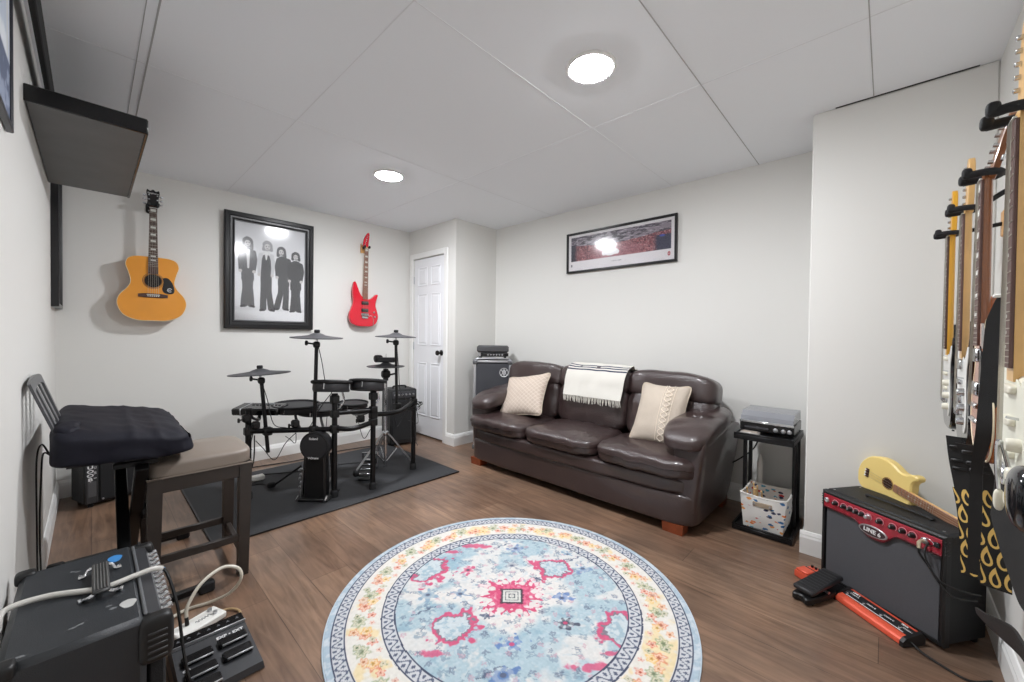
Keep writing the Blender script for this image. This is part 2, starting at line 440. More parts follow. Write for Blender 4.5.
for y in (1.29, 2.51): s2.box(((XL+XR)/2, y, ZC-.0005), (XR-XL, .004, .002), 0)
for x in (.82, 2.04): s2.box((x, (YB+YF)/2, ZC-.0005), (.004, YB-YF, .002), 0)
struct(MB().box((CX-.004, -.03, ZC-.002), (.006, .50, .004), 0).build('trim_3', mat('dark_gap', (58, 56, 54), .9), smooth=False))
struct(s1.build('trim_1', SEAM, smooth=False)); struct(s2.build('trim_2', SEAMF, smooth=False))

# door: six panels, casing, knob, hinges
dr = MB()
XD = DX+.012
dr.box((XD+.0175, (DY0+DY1)/2, .015+(DZ-.02)/2), (.035, DY1-DY0-.008, DZ-.022), .002)
def door_panel(mb, y0, y1, z0, z1):
    # raised moulding ring around a sunk field with a raised middle
    x = XD
    for a, b, dx in ((0, .012, -.006), ):
        mb.box((x-.003, y0+.006, (z0+z1)/2), (.008, .012, z1-z0), .003); mb.box((x-.003, y1-.006, (z0+z1)/2), (.008, .012, z1-z0), .003)
        mb.box((x-.003, (y0+y1)/2, z0+.006), (.008, y1-y0, .012), .003); mb.box((x-.003, (y0+y1)/2, z1-.006), (.008, y1-y0, .012), .003)
    mb.box((x-.001, (y0+y1)/2, (z0+z1)/2), (.008, y1-y0-.06, z1-z0-.06), .0035)
ymid = (DY0+DY1)/2
for (z0, z1) in ((.24, .86), (1.06, 1.66), (1.75, 1.97)):
    door_panel(dr, DY0+.085, ymid-.035, z0, z1); door_panel(dr, ymid+.035, DY1-.085, z0, z1)
door = struct(dr.build('door_1', DOORW, smooth=False))
kn = MB(); Mk = frame((0, 1, 0), (0, 0, 1), (-1, 0, 0), (XD, DY0+.062, .985))
kn.lathe([(.031, 0), (.031, .006), (.026, .01), (.011, .012), (.011, .034), (.022, .04), (.029, .052), (.026, .066), (.012, .072), (0.001, .073)], Mk, 24)
kn.build('door_knob', mat('dark_bronze', (52, 48, 46), .3, metal=.8), door)
for z in (.25, 1.05, 1.83):
    MB().box((XD-.004, DY1+.002, z), (.014, .012, .09), .002).build('hinge', SILVER, door)
cs = MB()
for y0, y1 in ((DY0-.062, DY0), (DY1, min(DY1+.062, YB-.016))):
    cs.box((DX-.007, (y0+y1)/2, (DZ+.06)/2), (.016, y1-y0, DZ+.06), .004)
cs.box((DX-.007, (DY0+DY1)/2, DZ+.031), (.015, DY1-DY0, .06), .004)
struct(cs.build('door_casing', TRIM, smooth=False))

# recessed lights
LENS = mat('light_lens', (255, 255, 255), .5, emit=(249, 251, 255), estr=235.)
for i, (lab, x, y) in enumerate((('bright round recessed ceiling light nearer the camera, above the round rug', 1.571, 1.006),
                                ('bright round recessed ceiling light farther back, above the drum kit side of the room', 1.588, 2.829))):
    t = thing('ceiling_light', lab, 'ceiling light', (x, y, ZC-.014), group='recessed ceiling lights')
    MB().lathe([(.097, .014), (.112, .014), (.112, .008), (.105, .002), (.097, .002)], None, 48).build('trim_ring', TRIM, t)
    MB().lathe([(.001, .012), (.0965, .012), (.0965, .006), (.088, .001), (.066, -.003), (.040, -.005), (.001, -.006)], None, 48).build('lens', LENS, t)

# ------------------------------------------------------------------ round rug
def rug_colour(x, y):
    R = .775
    r = np.hypot(x, y); th = np.arctan2(y, x)
    C = np.zeros(x.shape+(3,))+np.array((226, 222, 218.))
    w1 = fbm(x*9, y*9, 3)-.5; w2 = fbm(x*9+50, y*9, 9)-.5
    xd = x+.035*w1; yd = y+.035*w2; rd = np.hypot(xd, yd)
    big = fbm(x*6+9, y*6, 21); fine = fbm(x*55, y*55, 31, 3); fin2 = fbm(x*120, y*120, 41, 2)
    BLUE = (170, 194, 205); PALE = (196, 209, 216); NAVY = (92, 100, 122); PINK = (212, 84, 122); TEAL = (110, 140, 155)
    rn = rd/R
    # field
    dia = np.abs(xd)*.9+np.abs(yd)*1.05
    bl = sstep(.24, .34, dia+.30*(big-.5))*sstep(.25, .5, fine*.5+big*.5+.05)
    bl = bl*(1-.85*sstep(.52, .62, fbm(x*7+3, y*7+8, 61)))
    C = over(C, BLUE, bl*.9); C = over(C, (128, 165, 185), bl*sstep(.6, .75, fbm(x*14, y*14, 71))*.5)
    C = over(C, PALE, sstep(.62, .74, fine)*.55)
    # little dark sprigs scattered over the field
    cell = .085
    for (sd, col, sz) in ((5, (120, 140, 158), .012), (6, (92, 104, 128), .008), (8, (205, 150, 165), .007)):
        gx = np.floor(x/cell+sd*.3); gy = np.floor(y/cell+sd*.7)
        hx = np.modf(np.abs(np.sin(gx*12.9898+gy*78.233+sd)*43758.5453))[0]; hy = np.modf(np.abs(np.sin(gx*39.346+gy*11.135+sd)*24634.6345))[0]
        cx = (gx-sd*.3+.2+.6*hx)*cell; cy = (gy-sd*.7+.2+.6*hy)*cell
        dx, dy = x-cx, y-cy; a = np.arctan2(dy, dx); d = np.hypot(dx, dy)
        pet = sz*(1+.3*np.sin(a*5+hx*6)+2.2*(fine-.5))*1.3
        ln = (np.abs(dx*np.cos(hy*6)+dy*np.sin(hy*6)) < .0022) & (np.abs(-dx*np.sin(hy*6)+dy*np.cos(hy*6)) < sz*2.2)
        C = over(C, col, np.where((d < pet) & (d > pet*.45) | ln, .5, 0.)*(fine > .35))
    # diagonal blue branches with arrows
    for k in range(9):
        px = rng.uniform(-.42, .42); py = rng.uniform(-.45, .45)
        if math.hypot(px, py) < .3 or math.hypot(px, py) > .47: continue
        an = math.radians(35)
        u = (x-px)*math.cos(an)+(y-py)*math.sin(an); v = -(x-px)*math.sin(an)+(y-py)*math.cos(an)
        mk = (np.abs(v+.004*np.sin(u*150)) < .0028+.004*(np.abs(np.sin(u*70)) > .9)) & (np.abs(u) < .055)
        C = over(C, (88, 100, 124), mk*.8)
    # bigger flower sprays
    for px, py, s, col, c2 in ((0, -.28, .055, (98, 130, 185), PINK), (.22, -.165, .05, (70, 74, 92), PINK), (-.22, .195, .045, PINK, (80, 84, 100)), (.225, -.01, .05, (108, 136, 190), NAVY),
                           (-.235, .01, .05, (130, 152, 180), NAVY), (.02, .4, .05, (110, 135, 180), NAVY), (-.03, -.42, .06, (92, 124, 178), NAVY), (.0, .235, .045, (150, 158, 170), NAVY),
                           (.36, .22, .05, (120, 148, 186), NAVY), (-.38, .0, .05, (136, 164, 186), NAVY), (.3, .35, .04, (130, 160, 185), NAVY), (-.1, -.13, .028, NAVY, NAVY), (.12, .13, .026, NAVY, NAVY), (-.14, .1, .02, (140, 146, 160), NAVY), (.13, -.1, .02, (140, 146, 160), NAVY)):
        dx, dy = x-px, y-py; a = np.arctan2(dy, dx); d = np.hypot(dx, dy*1.15)
        pet = s*(.72+.22*np.sin(a*6+px*40))*(1+2.4*(fbm(x*40, y*40, 171, 3)-.5))
        C = over(C, col, sstep(pet, pet*.8, d)*.85); C = over(C, (226, 224, 220), sstep(.3*s, .2*s, np.abs(d-.5*s)+.01*fin2)*.35)
        C = over(C, c2, sstep(.24*s, .16*s, d)*.9)
    # pink-edged medallions
    for px, py, s, an in ((-.228, -.19, .088, .5), (.212, .222, .08, .4), (-.42, .2, .1, .9), (.455, -.2, .1, .9)):
        u = (x-px)*math.cos(an)+(y-py)*math.sin(an); v = -(x-px)*math.sin(an)+(y-py)*math.cos(an)
        d = (np.abs(u)**2.6+np.abs(v*1.12)**2.6)**(1/2.6)*(1+1.0*(fbm(x*26, y*26, 161, 3)-.5)); a = np.arctan2(v, u)
        spk = s*(1+.04*np.sin(a*23)+.05*np.sin(a*5+px*9))
        C = over(C, PINK, sstep(spk*1.12, spk*1.0, d)*sstep(.18, .3, fine+.15)*.92)
        C = over(C, (120, 130, 140), sstep(spk*.83, spk*.78, d)*.9)
        C = over(C, (202, 212, 216), sstep(spk*.74, spk*.7, d)); C = over(C, (168, 190, 202), sstep(spk*.7, spk*.6, d)*sstep(.45, .6, fine))
    for px, py, l in ((.3, -.38, .085), (-.2, .42, .085), (-.32, .36, .05), (.38, -.32, .04), (-.3, -.33, .05)):
        d = np.hypot((x-px)/l, (y-py)/(.2*l+.004))
        C = over(C, PINK, sstep(1.2, .7, d+1.5*(fine-.5))*.8)
    # central burst
    a = np.arctan2(yd, xd); sq = (np.abs(x)**1.2+np.abs(y)**1.2)**(1/1.2)
    rs = .5*np.maximum(np.abs(x), np.abs(y)*1.12)*1.12+.5*r; f3 = fbm(x*34+5, y*34, 151, 3)
    star = .128+.018*np.sin(th*22+3*w1)+.12*(f3-.5)
    C = over(C, PINK, sstep(star+.008, star-.004, rs)); C = over(C, (228, 130, 158), sstep(star, star-.03, rs)*sstep(.5, .6, fine)*.6); C = over(C, (230, 214, 214), sstep(.58, .62, f3)*sstep(.07, .09, rs)*sstep(star+.01, star-.01, rs))
    for k in range(8):
        an = k*PI/4+.3; C = over(C, (225, 218, 214), sstep(.02, .012, np.hypot(x-.105*math.cos(an), y-.105*math.sin(an))+.012*(fine-.5)))
    sqd = np.maximum(np.abs(x), np.abs(y))
    C = over(C, (110, 60, 78), sstep(.054, .049, sqd+.012*(fin2-.5)))
    for rr, col in ((.046, (70, 74, 84)), (.040, (216, 216, 210)), (.030, (84, 92, 100)), (.026, (214, 214, 208)), (.015, (70, 78, 88)), (.010, (210, 210, 205))):
        C = over(C, col, (sqd < rr)*1.)
    # bands
    rn = (r+.0035*(fbm(x*20, y*20, 77)-.5))/R
    ivory = np.zeros_like(C)+np.array((231, 227, 220.))
    def put(mask, col): nonlocal C; C = np.where(mask[..., None], C*0+np.array(col, float), C)
    band = rn > .652
    C = np.where(band[..., None], ivory, C)
    # floral band
    fb = (rn > .735) & (rn < .895)
    n_o = fbm(x*13+4, y*13, 88); n_g = fbm(x*16, y*16+7, 99); n_r = fbm(x*24+2, y*24, 111)
    C = over(C, (240, 212, 150), fb*sstep(.56, .68, n_o)*.62)
    arc = th*R*.815; rad = r-R*.815
    for (per, off, col, sz, ro, pn) in ((.17, 0., (226, 128, 96), .031, .0, 6), (.17, .085, (150, 166, 128), .034, .006, 7), (.17, .045, (222, 92, 72), .02, -.022, 5), (.17, .125, (226, 140, 90), .02, .024, 5), (.17, .062, (122, 146, 110), .018, .03, 4), (.17, .105, (214, 100, 90), .012, -.036, 5), (.17, .015, (130, 150, 118), .016, -.036, 4), (.17, .15, (240, 190, 96), .024, -.012, 5)):
        nper = round(2*PI*R*.815/per); p2 = 2*PI*R*.815/nper
        k = np.floor((arc-off)/p2+.5); j1 = np.modf(np.abs(np.sin(k*17.13+off*97)*4375.85))[0]-.5; j2 = np.modf(np.abs(np.sin(k*7.77+off*31)*2375.8))[0]-.5
        u = (arc-off)-k*p2+.03*j1; v = rad-ro+.02*j2
        d = np.hypot(u, v); aa = np.arctan2(v, u)
        pet = 1.12*sz*(.82+.18*np.sin(aa*pn+j1*9))*(1+.9*(fine-.5))
        C = over(C, col, fb*sstep(pet, pet*.82, d)*.72)
        C = over(C, (244, 226, 206), fb*sstep(.005, .002, np.abs(d-pet*.55))*.7); C = over(C, tuple(.75*q for q in col), fb*sstep(pet*.3, pet*.22, d)*.8)
    C = over(C, (222, 216, 206), fb*sstep(.62, .75, fine)*.5)
    # scroll borders
    for r0, r1, nw in ((.652, .728, 54), (.898, .968, 78)):
        ib = (rn >= r0) & (rn < r1)
        C = np.where(ib[..., None], np.array((206, 208, 212.)), C)
        t = (rn-r0)/(r1-r0); ph = th*nw
        wave = .5+.3*np.sin(ph)
        m1 = np.abs(t-wave) < .085
        m2 = np.hypot((np.mod(ph/(2*PI)+.25, 1)-.5)*1.5, (t-.33)*1.0) < .15
        m3 = np.hypot((np.mod(ph/(2*PI)+.75, 1)-.5)*1.5, (t-.68)*1.0) < .15
        C = np.where((ib & (m1 | m2 | m3))[..., None], np.array(NAVY, float)+18*(fine[..., None]-.5), C)
        C = np.where((ib & ((t < .1) | (t > .9)))[..., None], np.array((66, 74, 98.)), C)
    ob = rn >= .968
    C = np.where(ob[..., None], np.array((176, 194, 208.)), C)
    C = over(C, (214, 220, 224), ob*sstep(.48, .6, fine)*.7)
    C = C+(fin2[..., None]-.5)*16
    return C
def make_rug():
    t = thing('round_rug', 'round rug with a red medallion, pale blue field and flowered border on the wood floor', 'rug', (1.305, 1.212, 0), math.atan2(-.7275, .686))
    R = .775; nr, na = 290, 860
    rr = np.sqrt(np.linspace(0.0, 1, nr+1))*.0+np.linspace(.002, R, nr+1); aa = np.linspace(0, 2*PI, na, endpoint=False)
    RR, AA = np.meshgrid(rr, aa, indexing='ij'); X = RR*np.cos(AA); Y = RR*np.sin(AA)
    C = np.clip(rug_colour(X, Y), 0, 255)/255.; C = np.where(C <= .04045, C/12.92, ((C+.055)/1.055)**2.4)*.80
    Z = np.full_like(X, .010)+.0012*np.sin(X*9+1)*np.sin(Y*7)
    Z[-1] = .006
    vs = np.stack([X, Y, Z], -1).reshape(-1, 3)
    idx = np.arange((nr+1)*na).reshape(nr+1, na); nx = np.roll(idx, -1, 1)
    fs = np.stack([idx[:-1], idx[1:], nx[1:], nx[:-1]], -1).reshape(-1, 4)
    # edge down to the floor
    low = vs[idx[-1]].copy(); low[:, 2] = 0.0005; o = len(vs); vs = np.concatenate([vs, low])
    li = o+np.arange(na); ln = np.roll(li, -1)
    fs = np.concatenate([fs, np.stack([idx[-1], li, ln, nx[-1]], -1)])
    Ca = np.concatenate([C.reshape(-1, 3), C[-1]]); Ca = np.concatenate([Ca, np.ones((len(Ca), 1))], 1)
    me = bpy.data.meshes.new('pile'); me.from_pydata(vs.tolist(), [], fs.tolist())
    at = me.color_attributes.new('Col', 'FLOAT_COLOR', 'POINT'); at.data.foreach_set('color', Ca.astype(np.float32).ravel())
    me.materials.append(mat_painted('rug_print', .95, .3, 260)); me.polygons.foreach_set('use_smooth', [True]*len(me.polygons)); me.update()
    o = bpy.data.objects.new('pile', me); COL.objects.link(o); o.parent = t
    e = MB(); e.tube([((R-.001)*math.cos(a), (R-.001)*math.sin(a), .0045) for a in np.linspace(0, 2*PI, 160, endpoint=False)], .004, 6, closed=True)
    e.build('bound_edge', mat('rug_binding', (186, 202, 214), .9), t)
make_rug()

# ------------------------------------------------------------------ sofa
def wrinkle(amp, sc_, seed=0.):
    def f(q, d):
        n = noise.noise(Vector((q.x*sc_+seed, q.y*sc_, q.z*sc_)))*amp+noise.noise(Vector((q.x*sc_*2.7, q.y*sc_*2.7+seed, q.z*sc_*2.7)))*amp*.45
        return q*1.0+Vector(d)*n
    return f
def make_sofa():
    t = thing('leather_sofa', 'dark brown three seat leather sofa with pillow arms against the right wall', 'sofa', (2.8, 1.79, 0))
    W = dict(world=True)
    b = MB()
    b.soft((2.765, 1.79, .15), (.358, 1.0, .10), 14, 18, fn=wrinkle(.005, 3, 1.))
    b.soft((2.75, 1.79, .288), (.358, 1.005, .056), 7, 18, fn=wrinkle(.007, 4, 2.))
    b.build('base', LEATHER, t, **W)
    bk = MB(); bk.soft((3.11, 1.79, .45), (.085, .94, .37), 8, 14); bk.build('back_frame', LEATHER, t, **W)
    for k, (y0, y1) in enumerate(((2.125, 2.80), (1.465, 2.125), (.80, 1.465))):
        c = MB(); yc = (y0+y1)/2; hy = (y1-y0)/2+.004
        def fs(q, d, k=k):
            puff = .028*(1-min(1, abs(d[0]))**2)*(1-min(1, abs(d[1]))**2)
            z = q.z+(puff if d[2] > 0 else -puff*.4)
            n = .007*noise.noise(Vector((q.x*7+k*9, q.y*9, q.z*3)))+.0065*noise.noise(Vector((q.x*20, q.y*24+k*5, 1)))
            fr = max(0, -d[0])**6*.006*math.sin(q.y*55+k)*(.5+noise.noise(Vector((q.y*9+k, 3, 0))))
            return Vector((q.x-.012*(d[2] > 0)*max(0, -d[0])+fr*.5, q.y, z+n+fr*.4))
        c.soft((2.635, yc, .398), (.278, hy, .066), 5., 24, fn=fs); c.build('seat_cushion', LEATHER, t, **W)
        # back cushion: a lumbar pad with a head roll above it
        c = MB(); yy0, yy1 = (max(y0, .835), min(y1, 2.76)); yc = (yy0+yy1)/2; hy = (yy1-yy0)/2+.006
        Mx = Matrix.Translation((2.90, yc, .44)) @ Matrix.Rotation(.20, 4, 'Y')
        def fb(q, d, k=k):
            puff = .035*(1-d[1]**2)*(1-d[2]**2)
            n = .010*noise.noise(Vector((q.x*5, q.y*8+k*7, q.z*8)))+.008*noise.noise(Vector((q.x*9, q.y*22, q.z*14+k)))
            return Vector((q.x+(-puff if d[0] < 0 else 0)+n, q.y, q.z+n*.6))
        c.soft((0, 0, .165), (.10, hy-.004, .18), 5.0, 20, M=Mx, fn=fb)
        def fr_(q, d, k=k):
            end = 0.
            if k == 2: end = max(0, -d[1])**3
            if k == 0: end = max(0, d[1])**3
            n = .008*noise.noise(Vector((q.x*5, q.y*7+k*11, q.z*8)))
            return Vector((q.x+n, q.y, q.z+n-.022*end+.008*(1-d[1]**2)))
        c.soft((.0, 0, .385), (.125, hy+.004, .105), 4.6, 20, M=Mx, fn=fr_)
        c.build('back_cushion', LEATHER, t, **W)
    for sg, yc in ((-1, .87), (1, 2.70)):
        a = MB()
        def fa(q, d, sg=sg):
            n = .007*noise.noise(Vector((q.x*9, q.y*9+sg, q.z*9)))+.004*math.sin(q.x*45+q.y*25)*max(0, d[2])*(.5+noise.noise(Vector((q.x*6, q.y*6, sg))))
            dz = -.035*max(0, -d[0])**3+.0*d[0]
            wd = 1.0+.10*max(0, -d[0])**2
            return Vector((q.x, q.y*wd+sg*.0, q.z+dz+n))
        Mx = Matrix.Translation((2.735, yc-sg*.012, .622)) @ Matrix.Rotation(-.13, 4, 'Y')
        a.soft((0, 0, 0), (.345, .145, .070), 3.2, 24, M=Mx, fn=fa)
        a.build('arm_pad', LEATHER, t, **W)
        s = MB()
        def fp(q, d, sg=sg): return Vector((q.x+.03*d[2]*(d[0] > 0), q.y+sg*.03*d[2]*(d[1]*sg > 0)+.005*noise.noise(Vector((q.x*5, q.y*5, q.z*5))), q.z))
        s.soft((2.82, yc+sg*.012, .33), (.385, .085, .265), 10, 16, fn=fp); s.build('arm_panel', LEATHER, t, **W)
    FW = mat('cherry_foot', (128, 62, 34), .4, var=.2, vscale=20)
    for x, y in ((2.462, .925), (2.462, 2.72), (3.08, .875), (3.08, 2.72)):
        vs = [(x+a*q*.9, y+b_*q*1.25, z) for z, q in ((0, .048), (.062, .052)) for a, b_ in ((-1, -1), (1, -1), (1, 1), (-1, 1))]
        MB().add(vs, [[3, 2, 1, 0], [4, 5, 6, 7]]+[[i, (i+1) % 4, 4+(i+1) % 4, 4+i] for i in range(4)]).build('foot', FW, t, world=True, smooth=False)
make_sofa()

def make_pillow(label, c, ex, ey, ez, h, material, extra=None):
    M = frame(ex, ey, ez, c)
    t = thing('throw_pillow', label, 'pillow', M=M, group='cushions on the sofa')
    m = MB()
    def f(q, d):
        e = max(abs(d[0]), abs(d[1]))
        r = (1-min(1, abs(d[0]))**2.2)*(1-min(1, abs(d[1]))**2.2)
        pin = 1-.05*(1-min(abs(d[0]), abs(d[1])))*e
        n = .006*noise.noise(Vector((q.x*12, q.y*12, 3)))
        return Vector((q.x*pin, q.y*pin, math.copysign(.006+(h[2]-.006)*max(0, r)**.55, d[2])+n))
    n = 20; vs = []; fs = []
    for sg in (1, -1):
        o = len(vs)
        for j in range(n+1):
            for i in range(n+1):
                a = -1+2*i/n; b = -1+2*j/n
                vs.append(f(Vector((a*h[0], b*h[1], 0)), (a, b, sg)))
        fs += [[o+j*(n+1)+i, o+j*(n+1)+i+1, o+(j+1)*(n+1)+i+1, o+(j+1)*(n+1)+i] for j in range(n) for i in range(n)]
    k = (n+1)**2
    for i in range(n):
        fs += [[i, i+1, k+i+1, k+i], [n*(n+1)+i, n*(n+1)+i+1, k+n*(n+1)+i+1, k+n*(n+1)+i], [i*(n+1), (i+1)*(n+1), k+(i+1)*(n+1), k+i*(n+1)], [i*(n+1)+n, (i+1)*(n+1)+n, k+(i+1)*(n+1)+n, k+i*(n+1)+n]]
    m.add(vs, fs); m.build('cover', material, t, uv=lambda co: (co.x/(2*h[0])+.5, co.y/(2*h[1])+.5), ang=80)
    p = MB(); q = [(h[0]*a, h[1]*b, 0) for a, b in ((-1, -1), (-.5, -.965), (0, -.95), (.5, -.965), (1, -1), (.965, -.5), (.95, 0), (.965, .5), (1, 1), (.5, .965), (0, .95), (-.5, .965), (-1, 1), (-.965, .5), (-.95, 0), (-.965, -.5))]
    p.tube(spline(q, 4, True), .005, 6, closed=True); p.build('piping', mat('beige_piping', (196, 182, 164), .9), t)
    if extra: extra(t, h)
    return t
def orth(up, lat, sign=1):
    """axes from an up vector and a rough lateral vector"""
    Y = Vector(up).normalized(); X = Vector(lat); X = (X-Y*X.dot(Y)).normalized(); return X, Y, X.cross(Y)
X, Y, Z = orth((.22, .07, .335), (0.02, -1, .10))
make_pillow('square cream throw pillow with diamond lattice, at the sofa end by the closet', (2.70, 2.385, .648), X, Y, Z, (.235, .20, .075), mat_lattice('diamond_weave', (190, 174, 160), (208, 196, 184), (15, 15), .72))
X, Y, Z = orth((.22, -.0, .38), (0.03, -1, .02))
def lace(t, h):
    m = MB(); wv = mat('lace', (226, 214, 198), .9)
    def zz(x, y):
        r = (1-min(1, abs(x/h[0]))**2.2)*(1-min(1, abs(y/h[1]))**2.2); return .009+(h[2]-.006)*max(0, r)**.55
    for ph in (0, PI):
        m.tube([(.055+.022*math.sin(j*.55+ph), -h[1]*.93+2*.93*h[1]*j/60, zz(.055, -h[1]*.93+2*.93*h[1]*j/60)) for j in range(61)], .003, 5)
    for dx in (.02, .09):
        m.tube([(dx, -h[1]*.93+2*.93*h[1]*j/30, zz(dx, -h[1]*.93+2*.93*h[1]*j/30)) for j in range(31)], .002, 5)
    m.build('lace_band', wv, t)
make_pillow('tan throw pillow with a pale lace band, at the sofa end by the side table', (2.70, 1.13, .66), X, Y, Z, (.165, .215, .075), mat('tan_linen', (186, 174, 160), .95, bump=.4, bscale=300, var=.06), lace)

def make_blanket():
    t = thing('throw_blanket', 'cream throw blanket with navy stripes and fringe over the sofa back', 'blanket', (2.9, 1.73, .9))
    # profile over the middle back cushion: behind, over the top, down the front
    prof = spline([(3.10, 0, .85), (3.09, 0, .91), (3.03, 0, .938), (2.94, 0, .937), (2.872, 0, .905), (2.832, 0, .84), (2.812, 0, .77), (2.785, 0, .69)], 6)
    n = len(prof)
    L = [0]
    for i in range(1, n): L.append(L[-1]+(prof[i]-prof[i-1]).length)
    def P(u, v, off=0.):
        x = v*(n-1); i = min(int(x), n-2); q = prof[i].lerp(prof[i+1], x-i)
        d = (prof[i+1]-prof[i]).normalized(); nn = Vector((-d.z, 0, d.x)); nn = nn if nn.z > 0 or nn.x < 0 else -nn
        skew = .02*math.sin(v*3)
        y = 2.005-.535*u+skew*(.5-u)
        wv = .006*noise.noise(Vector((u*6, v*5, 1)))+.004*math.sin(u*17+v*4)*v
        return Vector((q.x, y, q.z))+nn*(.012+wv+off)
    m = MB(); nu, nv = 30, 40
    top = [P(i/nu, j/nv, .006) for j in range(nv+1) for i in range(nu+1)]; bot = [P(i/nu, j/nv, 0) for j in range(nv+1) for i in range(nu+1)]
    k = len(top); fs = []; mi = []
    for j in range(nv):
        v = j/nv; navy = 1 if (v < .14 and int(v*60) % 3 != 2) or (.455 < v < .485) or (.505 < v < .53) or (.555 < v < .58) else 0
        for i in range(nu):
            a = j*(nu+1)+i; fs.append([a, a+1, a+nu+2, a+nu+1]); mi.append(navy); fs.append([k+a, k+a+nu+1, k+a+nu+2, k+a+1]); mi.append(navy)
    for j in range(nv):
        for i in (0, nu):
            a = j*(nu+1)+i; fs.append([a, a+nu+1, k+a+nu+1, k+a]); mi.append(0)
    for i in range(nu):
        for j in (0, nv):
            a = j*(nu+1)+i; fs.append([a, a+1, k+a+1, k+a]); mi.append(0)
    m.add(top+bot, fs); m.mi = mi
    m.build('cloth', [mat('cream_wool', (214, 211, 203), .95, bump=.5, bscale=180), mat('navy_wool', (52, 56, 78), .95)], t, world=True, ang=70)
    f = MB()
    for i in range(44):
        u = (i+.5)/44; p = P(u, 1., .003); ln = .045+.012*random.random(); a = random.uniform(-.012, .012)
        f.tube([p, p+Vector((-.006, a*.4, -ln*.5)), p+Vector((-.006+random.uniform(-.006, .004), a, -ln))], [.003, .0035, .002], 5)
    f.build('fringe', mat('cream_fringe', (206, 202, 192), .95), t, world=True)
make_blanket()

# ------------------------------------------------------------------ speaker cabinet behind the sofa
TOLEX = mat('black_tolex', (24, 25, 27), .6, bump=.25, bscale=500)
def make_cab():
    x0, x1, y0, y1, h = -.195, .195, -.14, .14, .925
    t = thing('speaker_cabinet', 'grey grille speaker cabinet with silver edges and a round white emblem, behind the sofa', 'speaker cabinet', (2.97, 3.08, 0), -PI/4)
    xc, yc = (x0+x1)/2, (y0+y1)/2
    MB().box((xc, yc+.01, h/2+.01), (x1-x0-.02, y1-y0-.02, h-.02), .006).build('body', TOLEX, t)
    MB().box((xc, y0+.01, h/2), (x1-x0-.05, .02, h-.07), .004).build('grille', mat('cab_grille', (66, 67, 72), .85, bump=.5, bscale=600), t)
    e = MB()
    for x in (x0+.012, x1-.012):
        for y in (y0+.006, y1-.012): e.box((x, y, h/2), (.024, .024, h), .006)
    for z in (.012, h-.012):
        for y in (y0+.006, y1-.012): e.box((xc, y, z), (x1-x0, .022, .024), .006)
        for x in (x0+.012, x1-.012): e.box((x, yc, z), (.024, y1-y0, .024), .006)
    e.build('edge_trim', mat('brushed_aluminium', (196, 197, 200), .35, metal=.7), t)
    for x in (x0+.014, x1-.014):
        for z in (.02, h-.016):
            MB().soft((x, y0+.01, z), (.026, .026, .026), 4, 6).build('corner_cap', mat('corner_cap', (120, 121, 124), .4, metal=.6), t)
    M = frame((1, 0, 0), (0, 0, 1), (0, -1, 0), (x1-.075, y0-.002, .80))
    lg = MB(); lg.tube([(.044*math.cos(a), .044*math.sin(a), 0) for a in np.linspace(0, 2*PI, 40, endpoint=False)], .006, 6, closed=True, M=M, flat=.4)
    lg.box((0, 0, 0), (.011, .066, .004), .001, 0, M)
    for s in (-1, 1):
        lg.tube([(s*(.036-.022*math.cos(a)), .026*math.sin(a), 0) for a in np.linspace(-1.2, 1.2, 10)], .0052, 6, M=M, flat=.4)
    lg.build('emblem', LETTER, t)
    MB().tube(spline([(xc-.165, yc-.115, h+.0), (xc-.15, yc-.115, h+.016), (xc+.15, yc-.115, h+.016), (xc+.165, yc-.115, h)], 5), .009, 8).build('carry_handle', SILVER, t)
make_cab()
def make_head():
    xc, yc, z0 = 0, 0, .022
    t = thing('amplifier_head', 'compact dark amplifier head on the grey speaker cabinet behind the sofa', 'amplifier', (2.97, 3.08, .925), -PI/4)
    MB().box((xc, yc, z0+.095), (.335, .22, .07), .014).build('case', mat('charcoal_case', (70, 70, 72), .5), t)
    MB().box((xc+.02, yc-.108, z0+.036), (.29, .012, .035), .003).build('control_panel', SATIN, t)
    MB().box((xc, yc+.01, z0+.036), (.31, .20, .045), .004).build('chassis', SILVER, t)
    for i in range(6):
        MB().lathe([(.009, 0), (.009, .012), (.007, .014), (.001, .014)], frame((1, 0, 0), (0, 0, 1), (0, -1, 0), (xc-.05+i*.03, yc-.114, z0+.036)), 14).build('knob', SILVER, t)
    for x in (-.13, .13):
        for y in (-.09, .09): MB().cyl((xc+x, yc+y, z0), (xc+x, yc+y, z0+.016), .014, .012).build('rubber_foot', RUBBER, t)
make_head()

# ------------------------------------------------------------------ framed pictures
FRAMEB = mat('black_frame', (23, 23, 25), .3)
def moulding(mb, w, h, prof):
    """rectangular frame: prof = list of (inset, z) from outer to inner edge"""
    k = len(prof); vs = []
    for sx, sy in ((-1, -1), (1, -1), (1, 1), (-1, 1)):
        for i, z in prof: vs.append((sx*(w/2-i), sy*(h/2-i), z))
    fs = []
    for c in range(4):
        d = (c+1) % 4
        for i in range(k): fs.append([c*k+i, d*k+i, d*k+(i+1) % k, c*k+(i+1) % k])
    mb.add(vs, fs)
def capsule(X, Y, a, b, r0, r1=None):
    r1 = r0 if r1 is None else r1
    ax, ay = a; bx, by = b; dx, dy = bx-ax, by-ay
    t = np.clip(((X-ax)*dx+(Y-ay)*dy)/(dx*dx+dy*dy+1e-9), 0, 1)
    return np.hypot(X-ax-t*dx, Y-ay-t*dy)-(r0+(r1-r0)*t)
